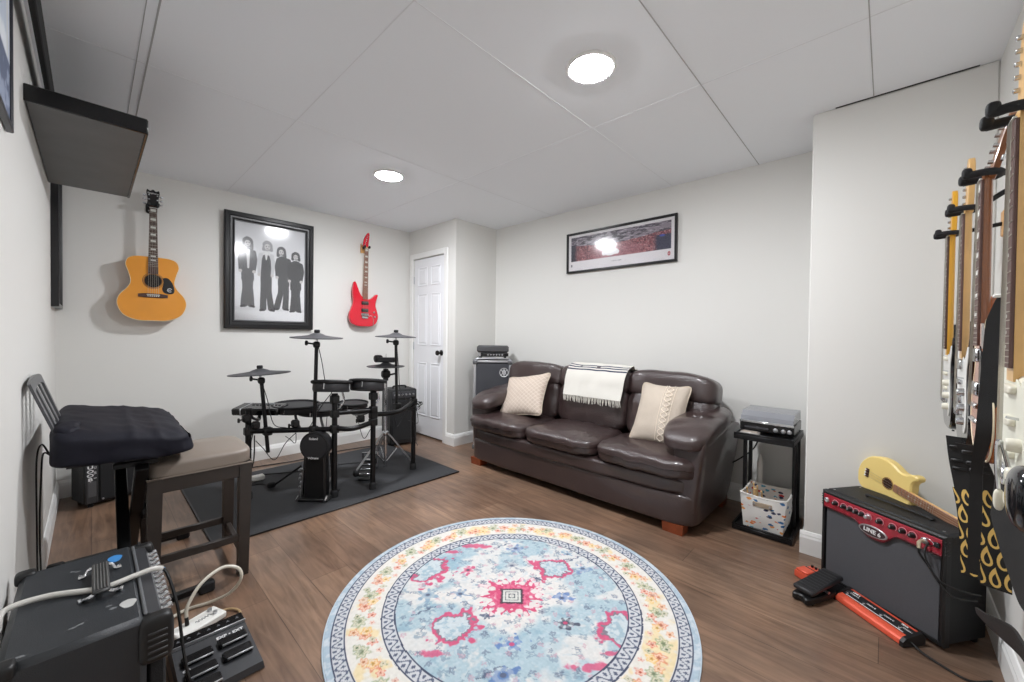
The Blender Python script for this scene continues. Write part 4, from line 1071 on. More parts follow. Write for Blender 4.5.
def make_footboard():
    p0 = Vector((2.338, .158, 0)); p1 = Vector((2.152, -.070, 0)); X = (p1-p0).normalized(); Y = Vector((-X.y, X.x, 0)); L = (p1-p0).length
    M = frame(X, Y, Vector((0, 0, 1)), p0)
    t = thing('footswitch_board', 'long orange-red footswitch board with four white lettered switches along the red panel amplifier', 'pedal board', M=M)
    D = .098
    prof = [(0, .004), (0, .018), (.012, .030), (.03, .033), (D-.02, .044), (D-.006, .042), (D, .03), (D, .004)]
    k = len(prof); vs = [(x, y, z) for x in (.012, L-.012) for y, z in prof]
    fs = [[i, (i+1) % k, k+(i+1) % k, k+i] for i in range(k)]+[list(range(k)), list(range(k, 2*k))]
    MB().add(vs, fs).build('housing', ORP, t, ang=50)
    for x in (0, L-.014):
        pr = [(-.002, 0), (-.002, .02), (.012, .033), (D-.012, .048), (D+.002, .034), (D+.002, 0)]; k2 = len(pr)
        v2 = [(x+q, y, z) for q in (0, .014) for y, z in pr]
        MB().add(v2, [[i, (i+1) % k2, k2+(i+1) % k2, k2+i] for i in range(k2)]+[list(range(k2)), list(range(k2, 2*k2))]).build('end_cap', BLACK, t, smooth=False)
    al = math.atan2(.011, D-.05); Mt = frame((1, 0, 0), (0, math.cos(al), math.sin(al)), (0, -math.sin(al), math.cos(al)), (0, .055, .0389))
    MB().box((L/2, 0, .0005), (L-.03, .044, .002), .0005, 0, Mt).build('label_strip', mat('black_label', (28, 28, 30), .4), t)
    MB().box((L/2, -.019, .002), (L-.06, .003, .001), .0003, 0, Mt).build('white_line', LETTER, t)
    for i, s in enumerate(('A', 'B', 'C', 'D')):
        x = .04+i*(L-.08)/3
        MB().lathe([(.007, 0), (.007, .006), (.005, .008), (.001, .008)], Mt @ Matrix.Translation((x-.008, -.009, .001)), 14).build('switch_button', CHROME, t)
        text('lettering', 'CHAN '+s, .010, M @ Mt @ Matrix.Translation((x+.012, .002, .002)), LETTER, t)
    for x, s in ((.05, 'LINE 6'), (L-.05, 'FBV4')): text('lettering', s, .011, M @ Mt @ Matrix.Translation((x, .015, .002)), LETTER, t, bold=.0003)
make_footboard()
tag(MB().tube(spline([(2.175, -.092, .02), (2.15, -.125, .01), (2.12, -.18, .005), (2.10, -.235, .005), (2.15, -.29, .005)], 8), .004, 8).build('footswitch_cable', CABLE), 'thin dark cable leaving the end of the orange-red footswitch board', 'cable')

# ------------------------------------------------------------------ guitars
def wall_hanger(label, M, arm, group=None, wood=False, base_dy=0., spread=.026):
    """M: x right, y up, z out of the wall, origin on the wall at yoke height"""
    t = thing('guitar_hanger', label, 'guitar hanger', M=M, group=group)
    if wood: MB().box((0, base_dy, .010), (.055, .10, .020), .004).build('wood_block', mat('beech_block', (206, 160, 104), .5), t)
    else:
        m = MB().prism(spline([(-.03, -.035), (0, -.042), (.03, -.035), (.034, 0), (.03, .035), (0, .042), (-.03, .035), (-.034, 0)], 4, True), 0, .010, .003); m.build('base_plate', BLACK, t)
        for x in (-.015, .015):
            for y in (-.018, .018): MB().lathe([(.005, 0), (.005, .002), (.001, .003)], Matrix.Translation((x, y, .010)), 10).build('screw', SILVER, t)
    MB().tube([(0, base_dy, .01), (0, base_dy*.5, arm*.5), (0, 0, arm-.02)], .008, 10).build('arm', BLACKM, t)
    y = MB()
    y.tube(spline([(-spread, -.002, arm+.045), (-spread-.002, 0, arm+.02), (-spread*.8, 0, arm-.008), (0, 0, arm-.018), (spread*.8, 0, arm-.008), (spread+.002, 0, arm+.02), (spread, -.002, arm+.045)], 6), .0095, 10)
    for s in (-1, 1): y.soft((s*spread, .004, arm+.044), (.010, .014, .010), 3, 6)
    y.build('yoke', RUBBER, t)
    return t

def neck_parts(t, y_nut, y_joint, y_end, w0, w1, zf, neckmat, boardmat, nfret=20, scale=.648, inlay='block', thick=.020):
    """neck along +y from joint to nut, fretboard face at z=zf"""
    n = MB()
    vs = []; K = 8
    for y, w, th in ((y_joint, w1, thick*1.1), (y_nut, w0, thick), (y_nut+.02, w0, thick*.85)):
        for k in range(K+1):
            a = PI*k/K; vs.append((w/2*math.cos(a), y, zf-.006-th*math.sin(a)*.9))
    fs = [[r*(K+1)+k, r*(K+1)+k+1, (r+1)*(K+1)+k+1, (r+1)*(K+1)+k] for r in range(2) for k in range(K)]
    fs += [[r*(K+1), (r+1)*(K+1), (r+1)*(K+1)+K, r*(K+1)+K] for r in range(2)]
    fs += [list(range(K+1)), list(range(2*(K+1), 3*(K+1)))]
    n.add(vs, fs); n.build('neck', neckmat, t)
    wE = w0+(w1-w0)*(y_nut-y_end)/(y_nut-y_joint)
    fb = MB().prism([(-w0/2, y_nut), (-wE/2, y_end), (wE/2, y_end), (w0/2, y_nut)], zf-.006, zf, .001)
    fo = fb.build('fretboard', boardmat, t)
    fr = MB(); ys = [y_nut-scale*(1-2**(-k/12)) for k in range(1, nfret+1)]
    for y in ys:
        if y < y_end+.004: continue
        w = w0+(wE-w0)*(y_nut-y)/(y_nut-y_end); fr.box((0, y, zf+.0005), (w-.001, .002, .0014), .0004)
    fr.build('fret', STEEL, fo)
    yy = [y_nut]+ys
    for k in (1, 3, 5, 7, 9, 12, 15, 17) if inlay == 'block' else (3, 5, 7, 9, 12, 15, 17, 19):
        if k >= len(yy) or yy[k] < y_end+.01: continue
        yc = (yy[k]+yy[k-1])/2; hgt = (yy[k-1]-yy[k])*.55
        if inlay == 'block': MB().box((0, yc, zf+.0002), (w0*.72, hgt, .0008), .0002).build('inlay', PEARL, fo)
        else: MB().lathe([(.0035, 0), (.0035, .0005), (.001, .0006)], Matrix.Translation((0, yc, zf)), 10).build('inlay', PEARL if inlay == 'dot' else SATIN, fo)
    MB().box((0, y_nut+.002, zf), (w0, .004, .006), .001).build('nut', PEARL, t)
def pegs(t, pts, z, side):
    """tuning machines: post on the front, button out to the side"""
    for (x, y, s) in pts:
        m = MB(); m.lathe([(.005, 0), (.005, .008), (.0035, .009), (.001, .009)], Matrix.Translation((x, y, z)), 10)
        m.cyl((x, y, z-.012), (x+s*side, y, z-.012), .0025, seg=6); m.soft((x+s*(side+.006), y, z-.012), (.009, .0075, .004), 3, 5)
        m.build('tuning_peg', CHROME, t)
def strings(t, x0s, y0, z0, x1s, y1, z1):
    m = MB()
    for a, b in zip(x0s, x1s): m.tube([(a, y0, z0), (b, y1, z1)], .0007, 4)
    m.build('strings', STEEL, t)

def make_acoustic():
    M = frame((1, 0, 0), (0, 0, 1), (0, -1, 0), (.329, 4.105, 1.266))
    t = thing('acoustic_guitar', 'amber topped acoustic guitar with black headstock and pickguard hanging on the back wall', 'guitar', M=M)
    half = [(0, .002), (.09, .006), (.165, .045), (.198, .12), (.188, .185), (.142, .25), (.126, .30), (.14, .37), (.153, .42), (.14, .465), (.10, .486), (.04, .49)]
    ol = spline(half+[(-x, y) for x, y in half[:0:-1]], 5, True)
    AMB = mat('amber_spruce', (222, 146, 44), .22, var=.06, vscale=4, coat=.3)
    MB().prism(ol, -.095, 0, .003).build('body', AMB, t)
    MB().tube([(x*.995, y, -.001) for x, y in [(p.x, p.y) for p in ol]], .0022, 5, closed=True).build('binding', mat('cream_binding', (230, 214, 176), .4), t)
    MB().lathe([(.001, .0005), (.050, .0005), (.050, .001), (.001, .001)], Matrix.Translation((0, .307, 0)), 40).build('sound_hole', mat('hole_black', (30, 24, 22), .9), t)
    r = MB()
    for q in (.053, .060): r.tube([(q*math.cos(a), .307+q*math.sin(a), .0006) for a in np.linspace(0, 2*PI, 44, endpoint=False)], .0016, 5, closed=True)
    r.build('rosette', mat('rosette', (70, 46, 26), .5), t)
    MB().prism(spline([(.056, .33), (.085, .335), (.112, .30), (.125, .25), (.118, .22), (.09, .212), (.062, .222), (.052, .25), (.058, .28), (.062, .305)], 5, True), .0003, .002, .0005).build('pickguard', mat('pickguard_black', (22, 22, 26), .18), t)
    e = MB(); e.tube([(.097+.014*math.cos(a), .243+.013*math.sin(a), .0025) for a in np.linspace(.6, 5.4, 16)], .0022, 5); e.tube([(.086, .243, .0025), (.104, .245, .0025)], .002, 5); e.build('emblem', LETTER, t)
    MB().prism([(-.085, .182), (-.085, .204), (-.045, .21), (.045, .21), (.085, .204), (.085, .182), (.045, .178), (-.045, .178)], 0, .009, .003).build('bridge', DARKWOOD, t)
    MB().box((0, .200, .0105), (.076, .005, .005), .001).build('saddle', PEARL, t)
    for k in range(6): MB().lathe([(.004, 0), (.004, .003), (.001, .004)], Matrix.Translation((-.03+.012*k, .19, .009)), 8).build('bridge_pin', PEARL, t)
    neck_parts(t, .862, .49, .36, .043, .055, .010, mat('mahogany_neck', (120, 72, 44), .4), DARKWOOD, 20, .648, 'block')
    MB().prism(spline([(-.022, .868), (-.034, .885), (-.031, .93), (-.038, .975), (-.034, 1.0), (-.016, .992), (0, 1.004), (.016, .992), (.034, 1.0), (.038, .975), (.031, .93), (.034, .885), (.022, .868)], 4, True), -.012, .004, .002).build('headstock', SATIN, t)
    text('lettering', 'Epiphone', .017, M @ Matrix.Translation((0, .974, .0045)), LETTER, t)
    pegs(t, [(s*.024, .893+.032*k, s) for s in (-1, 1) for k in range(3)], .004, .02)
    strings(t, [-.03+.012*k for k in range(6)], .200, .013, [-.0175+.007*k for k in range(6)], .865, .014)
    wall_hanger('black wall hanger holding the amber acoustic guitar', frame((1, 0, 0), (0, 0, 1), (0, -1, 0), (.329, YB, 2.148)), .105)
make_acoustic()
def strat_outline(): pass
def make_red_guitar():
    a = .022
    M = frame((math.cos(a), 0, -math.sin(a)), (math.sin(a), 0, math.cos(a)), (0, -1, 0), (2.045, 4.145, 1.266))
    t = thing('electric_guitar', 'bright red double cutaway electric guitar hanging on the back wall near the door', 'guitar', M=M)
    RED = mat('bright_red', (214, 26, 48), .2, coat=.5)
    ol = spline([(0, 0), (.085, .006), (.14, .045), (.16, .11), (.148, .17), (.128, .23), (.132, .285), (.148, .335), (.15, .358), (.132, .36), (.105, .335), (.07, .308), (.035, .30), (-.03, .325), (-.052, .355), (-.078, .41), (-.10, .462), (-.115, .478), (-.126, .455), (-.134, .39), (-.13, .32), (-.122, .26), (-.142, .19), (-.165, .12), (-.148, .045), (-.085, .006)], 5, True)
    MB().prism(ol, -.042, 0, .005).build('body', RED, t)
    neck_parts(t, .848, .30, .30, .041, .056, .010, MAPLE, mat('red_rosewood', (140, 96, 80), .45), 24, .648, 'block', .018)
    MB().prism(spline([(-.021, .855), (-.035, .88), (-.034, .93), (-.012, .985), (.012, 1.022), (.03, 1.012), (.028, .95), (.022, .88), (.021, .855)], 4, True), -.012, .003, .002).build('headstock', RED, t)
    pegs(t, [(-.022+.006*k, .885+.02*k, -1) for k in range(6)], .003, .014)
    for y in (.255, .175):
        p = MB().box((0, y, .006), (.078, .036, .012), .003).build('pickup', mat('pickup_black', (34, 32, 32), .4), t)
        for k in range(6): MB().lathe([(.003, 0), (.003, .001), (.001, .0012)], Matrix.Translation((-.026+.0105*k, y+.008, .012)), 8).build('pole_screw', CHROME, p)
    b = MB(); b.box((0, .128, .008), (.084, .030, .016), .003); b.box((0, .098, .012), (.07, .022, .012), .003)
    for k in range(6): b.box((-.027+.0108*k, .128, .019), (.008, .026, .008), .002)
    b.build('tremolo_bridge', CHROME, t)
    MB().tube(spline([(.04, .11, .018), (.065, .12, .026), (.085, .09, .03), (.09, .02, .03)], 5), .0028, 6).build('tremolo_arm', CHROME, t)
    for x, y in ((.105, .16), (.115, .11)): MB().lathe([(.011, 0), (.010, .012), (.008, .014), (.001, .014)], Matrix.Translation((x, y, 0)), 16).build('control_knob', CHROME, t)
    strings(t, [-.027+.0108*k for k in range(6)], .128, .022, [-.0165+.0066*k for k in range(6)], .85, .0135)
    wall_hanger('wall hanger with a wooden block holding the bright red electric guitar', frame((1, 0, 0), (0, 0, 1), (0, -1, 0), (2.06, YB, 2.125)), .066, wood=True)
make_red_guitar()

# guitars on the corner wall: local x right as seen from the room, y up, z out of the wall; y=0 at the body bottom
def wall_frame(x, z, yb): return frame((-1, 0, 0), (0, 0, 1), (0, 1, 0), (x, yb, z))
SOUT = [(0, 0), (.085, .006), (.14, .045), (.16, .11), (.145, .175), (.12, .235), (.128, .29), (.15, .345), (.142, .375), (.118, .36), (.09, .325), (.055, .305), (.03, .31), (-.03, .32), (-.06, .345), (-.09, .40), (-.115, .43), (-.138, .41), (-.148, .35), (-.138, .29), (-.122, .235), (-.145, .17), (-.163, .11), (-.14, .045), (-.085, .006)]
def headstock_inline(t, mt, y0=.80, long_=.18):
    MB().prism(spline([(-.021, y0), (-.03, y0+.02), (-.034, y0+.05), (-.026, y0+.11), (-.012, y0+long_-.006), (.012, y0+long_), (.03, y0+long_-.015), (.036, y0+long_-.045), (.028, y0+.06), (.021, y0+.02), (.021, y0)], 4, True), -.013, .002, .002).build('headstock', mt, t)
    pegs(t, [(-.020+.004*k, y0+.035+.023*k, -1) for k in range(6)], .002, .016)
def bolt_guitar(label, x, yf, bodymat, guardmat, neckmat, boardmat, pick='single', knobs=WHITEP, arm=False, scale_b=1., z_nut=1.62):
    """yf = world y of the body face; nut at z_nut"""
    ynut = .79; M = wall_frame(x, z_nut-ynut, yf)
    t = thing('electric_guitar', label, 'guitar', M=M, group='electric guitars on the corner wall')
    ol = spline(SOUT, 5, True)
    MB().prism(ol, -.044, 0, .005).build('body', bodymat, t)
    MB().prism(spline([(-.03, .31), (.03, .305), (.06, .295), (.10, .32), (.13, .34), (.135, .31), (.11, .26), (.105, .2), (.12, .14), (.115, .08), (.08, .055), (.05, .09), (.04, .135), (-.045, .135), (-.08, .15), (-.105, .22), (-.112, .30), (-.10, .36), (-.07, .335)], 4, True), .0, .003, .001).build('pickguard', guardmat, t)
    neck_parts(t, ynut, .30, .325, .042, .056, .012, neckmat, boardmat, 21, .648, 'dot')
    headstock_inline(t, neckmat, ynut+.006)
    if pick == 'single': rows = [(.285, .018), (.225, .018), (.165, .018)]
    else: rows = [(.28, .036), (.22, .018), (.165, .036)]
    for y, h in rows: MB().soft((0, y, .006), (.038, h/2, .008), 4, 8).build('pickup', CREAMP if pick == 'single' else CHROME, t)
    b = MB(); b.box((0, .125, .006), (.08, .03, .010), .002)
    for k in range(6): b.box((-.026+.0104*k, .12, .013), (.008, .028, .007), .002)
    b.build('bridge', CHROME, t)
    for (kx, ky) in ((.075, .19), (.085, .14), (.08, .095)): MB().lathe([(.013, 0), (.012, .014), (.010, .017), (.001, .017)], Matrix.Translation((kx, ky, .003)), 16).build('control_knob', knobs, t)
    MB().tube([(.06, .235, .003), (.064, .238, .018)], .0025, 6).build('selector_switch', CHROME, t)
    for px, py in ((-.112, .428), (0, -.002)): MB().lathe([(.006, 0), (.003, .004), (.003, .008), (.0065, .012), (.001, .013)], frame((1, 0, 0), (0, 0, 1), (0, -1, 0), (px, py, -.02)), 10).build('strap_button', CHROME, t)
    strings(t, [-.026+.0104*k for k in range(6)], .125, .017, [-.0165+.0066*k for k in range(6)], ynut, .0155)
    if arm:
        m = MB(); m.tube(spline([(.045, .14, .010), (.054, .185, .020), (.060, .19, .026), (.061, .15, .027), (.060, .105, .024)], 6), .0032, 8); ao = m.build('tremolo_arm', CHROME, t)
        MB().soft((.0595, .085, .023), (.007, .020, .007), 2.4, 8).build('arm_tip', CREAMP, ao)
    return t
HG = 'wall hangers for the corner wall guitars'
YELNECK = mat('amber_maple', (226, 168, 52), .3); DRW = mat('dark_board', (92, 66, 60), .45)
BLKG = mat('gloss_black', (16, 16, 19), .15, coat=.5); WHTG = mat('cream_white', (232, 228, 212), .25, coat=.3)
GUARDW = mat('white_guard', (226, 226, 222), .3); GUARDG = mat('mint_guard', (222, 221, 206), .35)
GR = []
GR.append(bolt_guitar('black electric guitar with an amber neck, farthest of the row on the corner wall', 2.45, -.188, BLKG, GUARDW, YELNECK, DARKWOOD, 'single', CREAMP))
GR.append(bolt_guitar('black and chrome electric guitar with a pale maple neck, second from the corner', 2.05, -.192, BLKG, GUARDW, MAPLE, DRW, 'hum', CHROME))
GR.append(bolt_guitar('cream white electric guitar with chrome tremolo arm, nearest on the corner wall', 1.20, -.178, WHTG, GUARDG, MAPLE, DRW, 'single', CREAMP, arm=True, z_nut=1.605))
def make_brown_guitar():
    ynut = .74; x = 1.64; M = wall_frame(x, 1.617-ynut, -.188)
    t = thing('electric_guitar', 'brown sunburst single cutaway electric guitar between the cream and the chrome-fitted black ones', 'guitar', M=M, group='electric guitars on the corner wall')
    TOB = mat('sunburst_brown', (176, 96, 44), .2, var=.35, vscale=5, coat=.4); MAH = mat('mahogany', (128, 78, 44), .3, coat=.2)
    ol = spline([(0, 0), (.10, .008), (.155, .055), (.172, .12), (.15, .19), (.118, .25), (.12, .30), (.142, .345), (.146, .375), (.125, .372), (.09, .33), (.05, .325), (.03, .35), (.01, .40), (-.04, .435), (-.10, .425), (-.136, .37), (-.132, .31), (-.115, .25), (-.145, .19), (-.17, .12), (-.155, .055), (-.10, .008)], 5, True)
    MB().prism(ol, -.05, 0, .007, mcap=0).build('body', TOB, t)
    MB().tube([(p.x*.985, p.y*.985+.003, -.001) for p in ol], .0022, 5, closed=True).build('binding', mat('ivory_binding', (226, 214, 184), .4), t)
    neck_parts(t, ynut, .36, .30, .043, .056, .014, MAH, DRW, 22, .628, 'block')
    MB().prism(spline([(-.021, ynut+.005), (-.036, ynut+.03), (-.036, ynut+.08), (-.043, ynut+.14), (-.02, ynut+.165), (0, ynut+.15), (.02, ynut+.165), (.043, ynut+.14), (.036, ynut+.08), (.036, ynut+.03), (.021, ynut+.005)], 4, True), -.012, .002, .002, M=Matrix.Translation((0, ynut, 0)) @ Matrix.Rotation(-.2, 4, 'X') @ Matrix.Translation((0, -ynut, 0))).build('headstock', MAH, t)
    Mh = Matrix.Translation((0, ynut, 0)) @ Matrix.Rotation(-.2, 4, 'X') @ Matrix.Translation((0, -ynut, 0))
    for s in (-1, 1):
        for k in range(3):
            m = MB(); p = (s*.026, ynut+.04+.042*k)
            m.lathe([(.005, 0), (.005, .010), (.001, .010)], Mh @ Matrix.Translation((*p, .002)), 10); m.box((p[0]+s*.02, p[1], -.010), (.03, .006, .005), .001, 0, Mh); m.soft((s*.058, p[1], -.010), (.009, .008, .004), 3, 5, Mh)
            m.build('tuning_peg', CHROME, t)
    for y in (.275, .185): MB().box((0, y, .009), (.072, .036, .016), .004).build('pickup', CHROME, t)
    MB().box((0, .14, .012), (.084, .014, .012), .003).build('bridge', CHROME, t); MB().box((0, .10, .012), (.09, .014, .012), .005).build('tailpiece', CHROME, t)
    MB().prism([(.045, .30), (.075, .28), (.085, .18), (.07, .14), (.05, .15), (.042, .22)], .008, .011, .001).build('pickguard', SATIN, t)
    AMBK = mat('amber_knob', (214, 138, 40), .25)
    for kx, ky in ((.10, .15), (.125, .105), (.085, .09), (.115, .06)): MB().lathe([(.013, 0), (.012, .015), (.001, .016)], Matrix.Translation((kx, ky, 0)), 16).build('control_knob', AMBK, t)
    strings(t, [-.026+.0104*k for k in range(6)], .14, .021, [-.0165+.0066*k for k in range(6)], ynut, .0175)
make_brown_guitar()
for lab, x, z, wood, bdy, yf in (('black hanger with a wooden block on the corner wall, holding the amber necked black guitar', 2.45, 1.632, True, .02, -.188), ('black hanger with a screwed plate on the corner wall, holding the pale maple necked guitar', 2.05, 1.637, False, .08, -.192),
                        ('black hanger on the corner wall holding the brown sunburst guitar', 1.64, 1.632, False, 0., -.188), ('nearest black hanger on the corner wall, holding the cream white guitar', 1.20, 1.622, False, 0., -.178)):
    wall_hanger(lab, frame((-1, 0, 0), (0, 0, 1), (0, 1, 0), (x, YF, z)), yf-YF-.004, group=HG, wood=wood, base_dy=bdy, spread=.033)

# straps hanging from the guitars
STRAP = mat('black_webbing', (9, 9, 11), .6, bump=.3, bscale=700)
FLAME = mat('flame_print', (222, 186, 104), .6)
def flame_shapes(mb, P, D, w, n, m=1):
    """flame tongues printed along a ribbon"""
    L = [0]
    for i in range(1, len(P)): L.append(L[-1]+(P[i]-P[i-1]).length)
    def at(s, q, off):
        s = min(max(s, 0), L[-1]-1e-4)
        i = max(k for k in range(len(L)-1) if L[k] <= s); f = (s-L[i])/(L[i+1]-L[i]); p = P[i].lerp(P[i+1], f); tt = (P[i+1]-P[i]).normalized(); nn = tt.cross(D).normalized()
        return p+D*q*w/2+nn*off
    def tongue(s0, q0, h, ww, o):
        K = 20; outer = []; inner = []
        for k in range(K):
            a = 2*PI*k/K; w_ = math.sin(a)*(math.sin(a/2)**1.3); up = (1-math.cos(a))/2; bend = .35*math.sin(PI*(1-up))*(1-up)
            q_ = q0+ww*(w_+bend); s_ = s0-h*(1-up)
            cq = q0+ww*.2*bend; cs = s0-h*.28
            outer.append(at(s_, max(-.97, min(.97, q_)), o)); inner.append(at(cs+(s_-cs)*.58, max(-.97, min(.97, cq+(q_-cq)*.52)), o))
        mb.add(outer+inner, [[k, (k+1) % K, K+(k+1) % K, K+k] for k in range(K)], m)
    for i in range(n):
        s0 = L[-1]*(i+.9)/n; h = L[-1]/n*.85
        for q in ((-.5, .5) if i % 2 else (0., .95, -.95)):
            for o in (.0022, -.0022): tongue(s0, q, h*1.25, .52, o)
def make_flame_strap(label, top, path, D, w):
    t = thing('guitar_strap', label, 'strap', top, group='guitar straps on the corner wall')
    P = spline(path, 6); D = Vector(D).normalized()
    k = int(len(P)*.42)
    MB().ribbon(P[:k+1], D, w*.86, .003).build('webbing', STRAP, t, world=True, smooth=False)
    for f in (.12, .2, .28): MB().box(P[int(len(P)*f)], (.012, w*.7, .010), .002).build('slider', BLACK, t, world=True)
    m = MB(); m.ribbon(P[k:], D, w, .003); flame_shapes(m, P[k:], D, w, 5); m.build('flame_band', [STRAP, FLAME], t, world=True, smooth=False, recalc=False)
make_flame_strap('flame patterned strap hanging from the farther black guitars', (2.03, -.19, .83), [(2.04, -.182, .86), (2.035, -.19, .78), (2.03, -.202, .70), (2.02, -.214, .62), (2.02, -.222, .52), (2.03, -.229, .395)], (.2, .98, 0), .060)
make_flame_strap('flame patterned strap hanging lower in front of the brown sunburst guitar', (1.68, -.2, .88), [(1.68, -.172, .90), (1.68, -.188, .85), (1.685, -.206, .79), (1.69, -.217, .73), (1.69, -.226, .63), (1.70, -.231, .51)], (.2, .98, 0), .056)
t = thing('guitar_strap', 'plain black strap twisting down between the brown and the cream guitars', 'strap', (1.46, -.19, 1.29), group='guitar straps on the corner wall')
P = spline([(1.47, -.197, 1.30), (1.475, -.19, 1.24), (1.48, -.186, 1.16), (1.485, -.181, 1.05), (1.487, -.176, .965), (1.53, -.172, .87), (1.54, -.172, .74), (1.545, -.172, .595)], 6)
WD = np.interp(np.arange(len(P)), [0, 6, 12, 20, 26, 30, 36, 42], [.012, .034, .034, .030, .026, .020, .024, .018])
MB().ribbon(P, [Vector((.25+.15*math.sin(i*.1), .97, 0)) for i in range(len(P))], [float(v) for v in WD], .003).build('band', STRAP, t, world=True)
MB().box((1.472, -.197, 1.297), (.012, .03, .008), .002).build('white_end_tab', WHITEP, t, world=True)
t = thing('guitar_strap', 'broad black strap looping below the cream white guitar', 'strap', (1.2, -.165, .91), group='guitar straps on the corner wall')
P = spline([(1.215, -.160, .90), (1.17, -.165, .86), (1.12, -.170, .83), (1.05, -.172, .81), (.96, -.170, .83)], 6)
MB().ribbon(P, (.3, -.1, .95), .10, .004).build('band', STRAP, t, world=True)
P = spline([(1.33, -.155, .60), (1.26, -.162, .618), (1.18, -.168, .645), (1.08, -.174, .675), (.98, -.176, .68)], 6)
MB().ribbon(P, (.15, .2, 1), [.012+.03*min(1, i/16) for i in range(len(P))], .004).build('lower_band', STRAP, t, world=True)
hx, hy = .875, -.151
t = thing('headphones', 'glossy black rounded ear cup of headphones hanging in front of the cream white guitar', 'headphones', (hx, hy, .97))
MB().soft((hx, hy+.006, .975), (.040, .020, .044), 2.6, 12).build('ear_cup', mat('gloss_ear_cup', (20, 22, 26), .12, coat=.4), t, world=True)
MB().soft((hx, hy-.020, .975), (.034, .012, .040), 2.6, 10).build('ear_pad', RUBBER, t, world=True)
MB().tube(spline([(hx-.01, hy, 1.015), (hx-.03, hy-.02, 1.10), (hx-.04, hy-.08, 1.145), (hx-.04, hy-.14, 1.10), (hx-.03, hy-.16, 1.02)], 6), .007, 8, flat=.5).build('headband', BLACK, t, world=True)
MB().soft((hx-.025, hy-.165, .985), (.036, .016, .040), 2.6, 10).build('second_ear_cup', BLACK, t, world=True)
MB().soft((hx+.012, hy-.004, .915), (.014, .010, .030), 2.4, 8).build('cord_sleeve', mat('maroon_sleeve', (70, 24, 32), .4), t, world=True)
t = thing('wall_hook', 'short black peg on the corner wall carrying the headphones', 'hook', (hx-.04, YF, 1.12))
MB().tube([(hx-.04, YF, 1.115), (hx-.04, hy-.08, 1.125), (hx-.04, hy-.05, 1.14)], .008, 10).build('peg', BLACKM, t, world=True)
MB().lathe([(.022, 0), (.022, .005), (.012, .008), (.001, .008)], frame((1, 0, 0), (0, 0, -1), (0, 1, 0), (hx-.04, YF, 1.115)), 16).build('wall_plate', BLACKM, t, world=True)

# ------------------------------------------------------------------ drum mat and drums
t = thing('drum_mat', 'black rectangular rubber mat under the electronic drum kit', 'mat', (1.32, 3.27, 0))
MB().box((1.32, 3.27, .005), (1.72, 1.21, .009), .002).build('mat_surface', mat('charcoal_mat', (48, 49, 52), .8, bump=.3, bscale=400), t, world=True)
e = MB()
for x in (.463, 2.177): e.box((x, 3.27, .0055), (.012, 1.214, .010), .002)
for y in (2.668, 3.872): e.box((1.32, y, .0055), (1.72, .012, .010), .002)
e.build('bound_edge', BLACK, t, world=True)
MZ = .010
PAD = mat('pad_rubber', (44, 44, 47), .55); CYM = mat('cymbal_rubber', (58, 58, 61), .5)
def tiltM(c, ax, ang): return Matrix.Translation(c) @ Matrix.Rotation(ang, 4, Vector(ax))
def drum_pad(t, c, r, th, M=None):
    M = M or Matrix.Translation(c)
    p = MB().lathe([(.001, -th*.5), (r*.93, -th*.5), (r*.985, -th*.3), (r*.985, th*.15), (r*.95, th*.22), (.001, th*.22)], M, 40).build('drum_pad', PAD, t, world=True)
    MB().tube([M @ Vector((r*math.cos(a), r*math.sin(a), th*.32)) for a in np.linspace(0, 2*PI, 44, endpoint=False)], th*.16, 8, closed=True).build('rim', RUBBER, p, world=True)
    MB().lathe([(.001, th*.24), (r*.9, th*.24), (r*.9, th*.28), (.001, th*.30)], M, 40).build('mesh_head', mat('mesh_head', (30, 30, 32), .6), p, world=True)
    for k in range(4):
        a = PI/4+k*PI/2; MB().cyl(M @ Vector((r*1.0*math.cos(a), r*1.0*math.sin(a), -th*.3)), M @ Vector((r*1.0*math.cos(a), r*1.0*math.sin(a), th*.3)), .005, seg=8).build('lug', CHROME, p, world=True)
    return p
def cymbal(t, c, r, M, name='cymbal_pad'):
    p = MB().lathe([(.001, -.006), (r*.3, -.006), (r*.98, -.014), (r, -.012), (r, -.008), (r*.6, .0), (r*.32, .008), (r*.24, .016), (r*.12, .024), (.001, .026)], M, 48).build(name, CYM, t, world=True)
    MB().lathe([(.001, .026), (.018, .026), (.019, .032), (.019, .044), (.015, .048), (.001, .048)], M, 20).build('felt_nut', RUBBER, p, world=True)
    MB().lathe([(.001, -.05), (.008, -.05), (.008, -.01), (.02, -.008), (.02, -.003), (.001, -.003)], M, 14).build('stem', CHROME, p, world=True)
    return p
def clamp(t, p, ax=(0, 0, 1), s=.028):
    m = MB(); p = Vector(p); a = Vector(ax).normalized(); o = a.orthogonal().normalized()
    m.bar(p-a*s, p+a*s, s*1.9, s*1.9, .006); m.cyl(p+o*s*.8, p+o*(s*.8+.03), .005, seg=8); m.bar(p+o*(s*.8+.03)-a*.016, p+o*(s*.8+.03)+a*.016, .008, .012, .003)
    return m.build('clamp', BLACK, t, world=True)
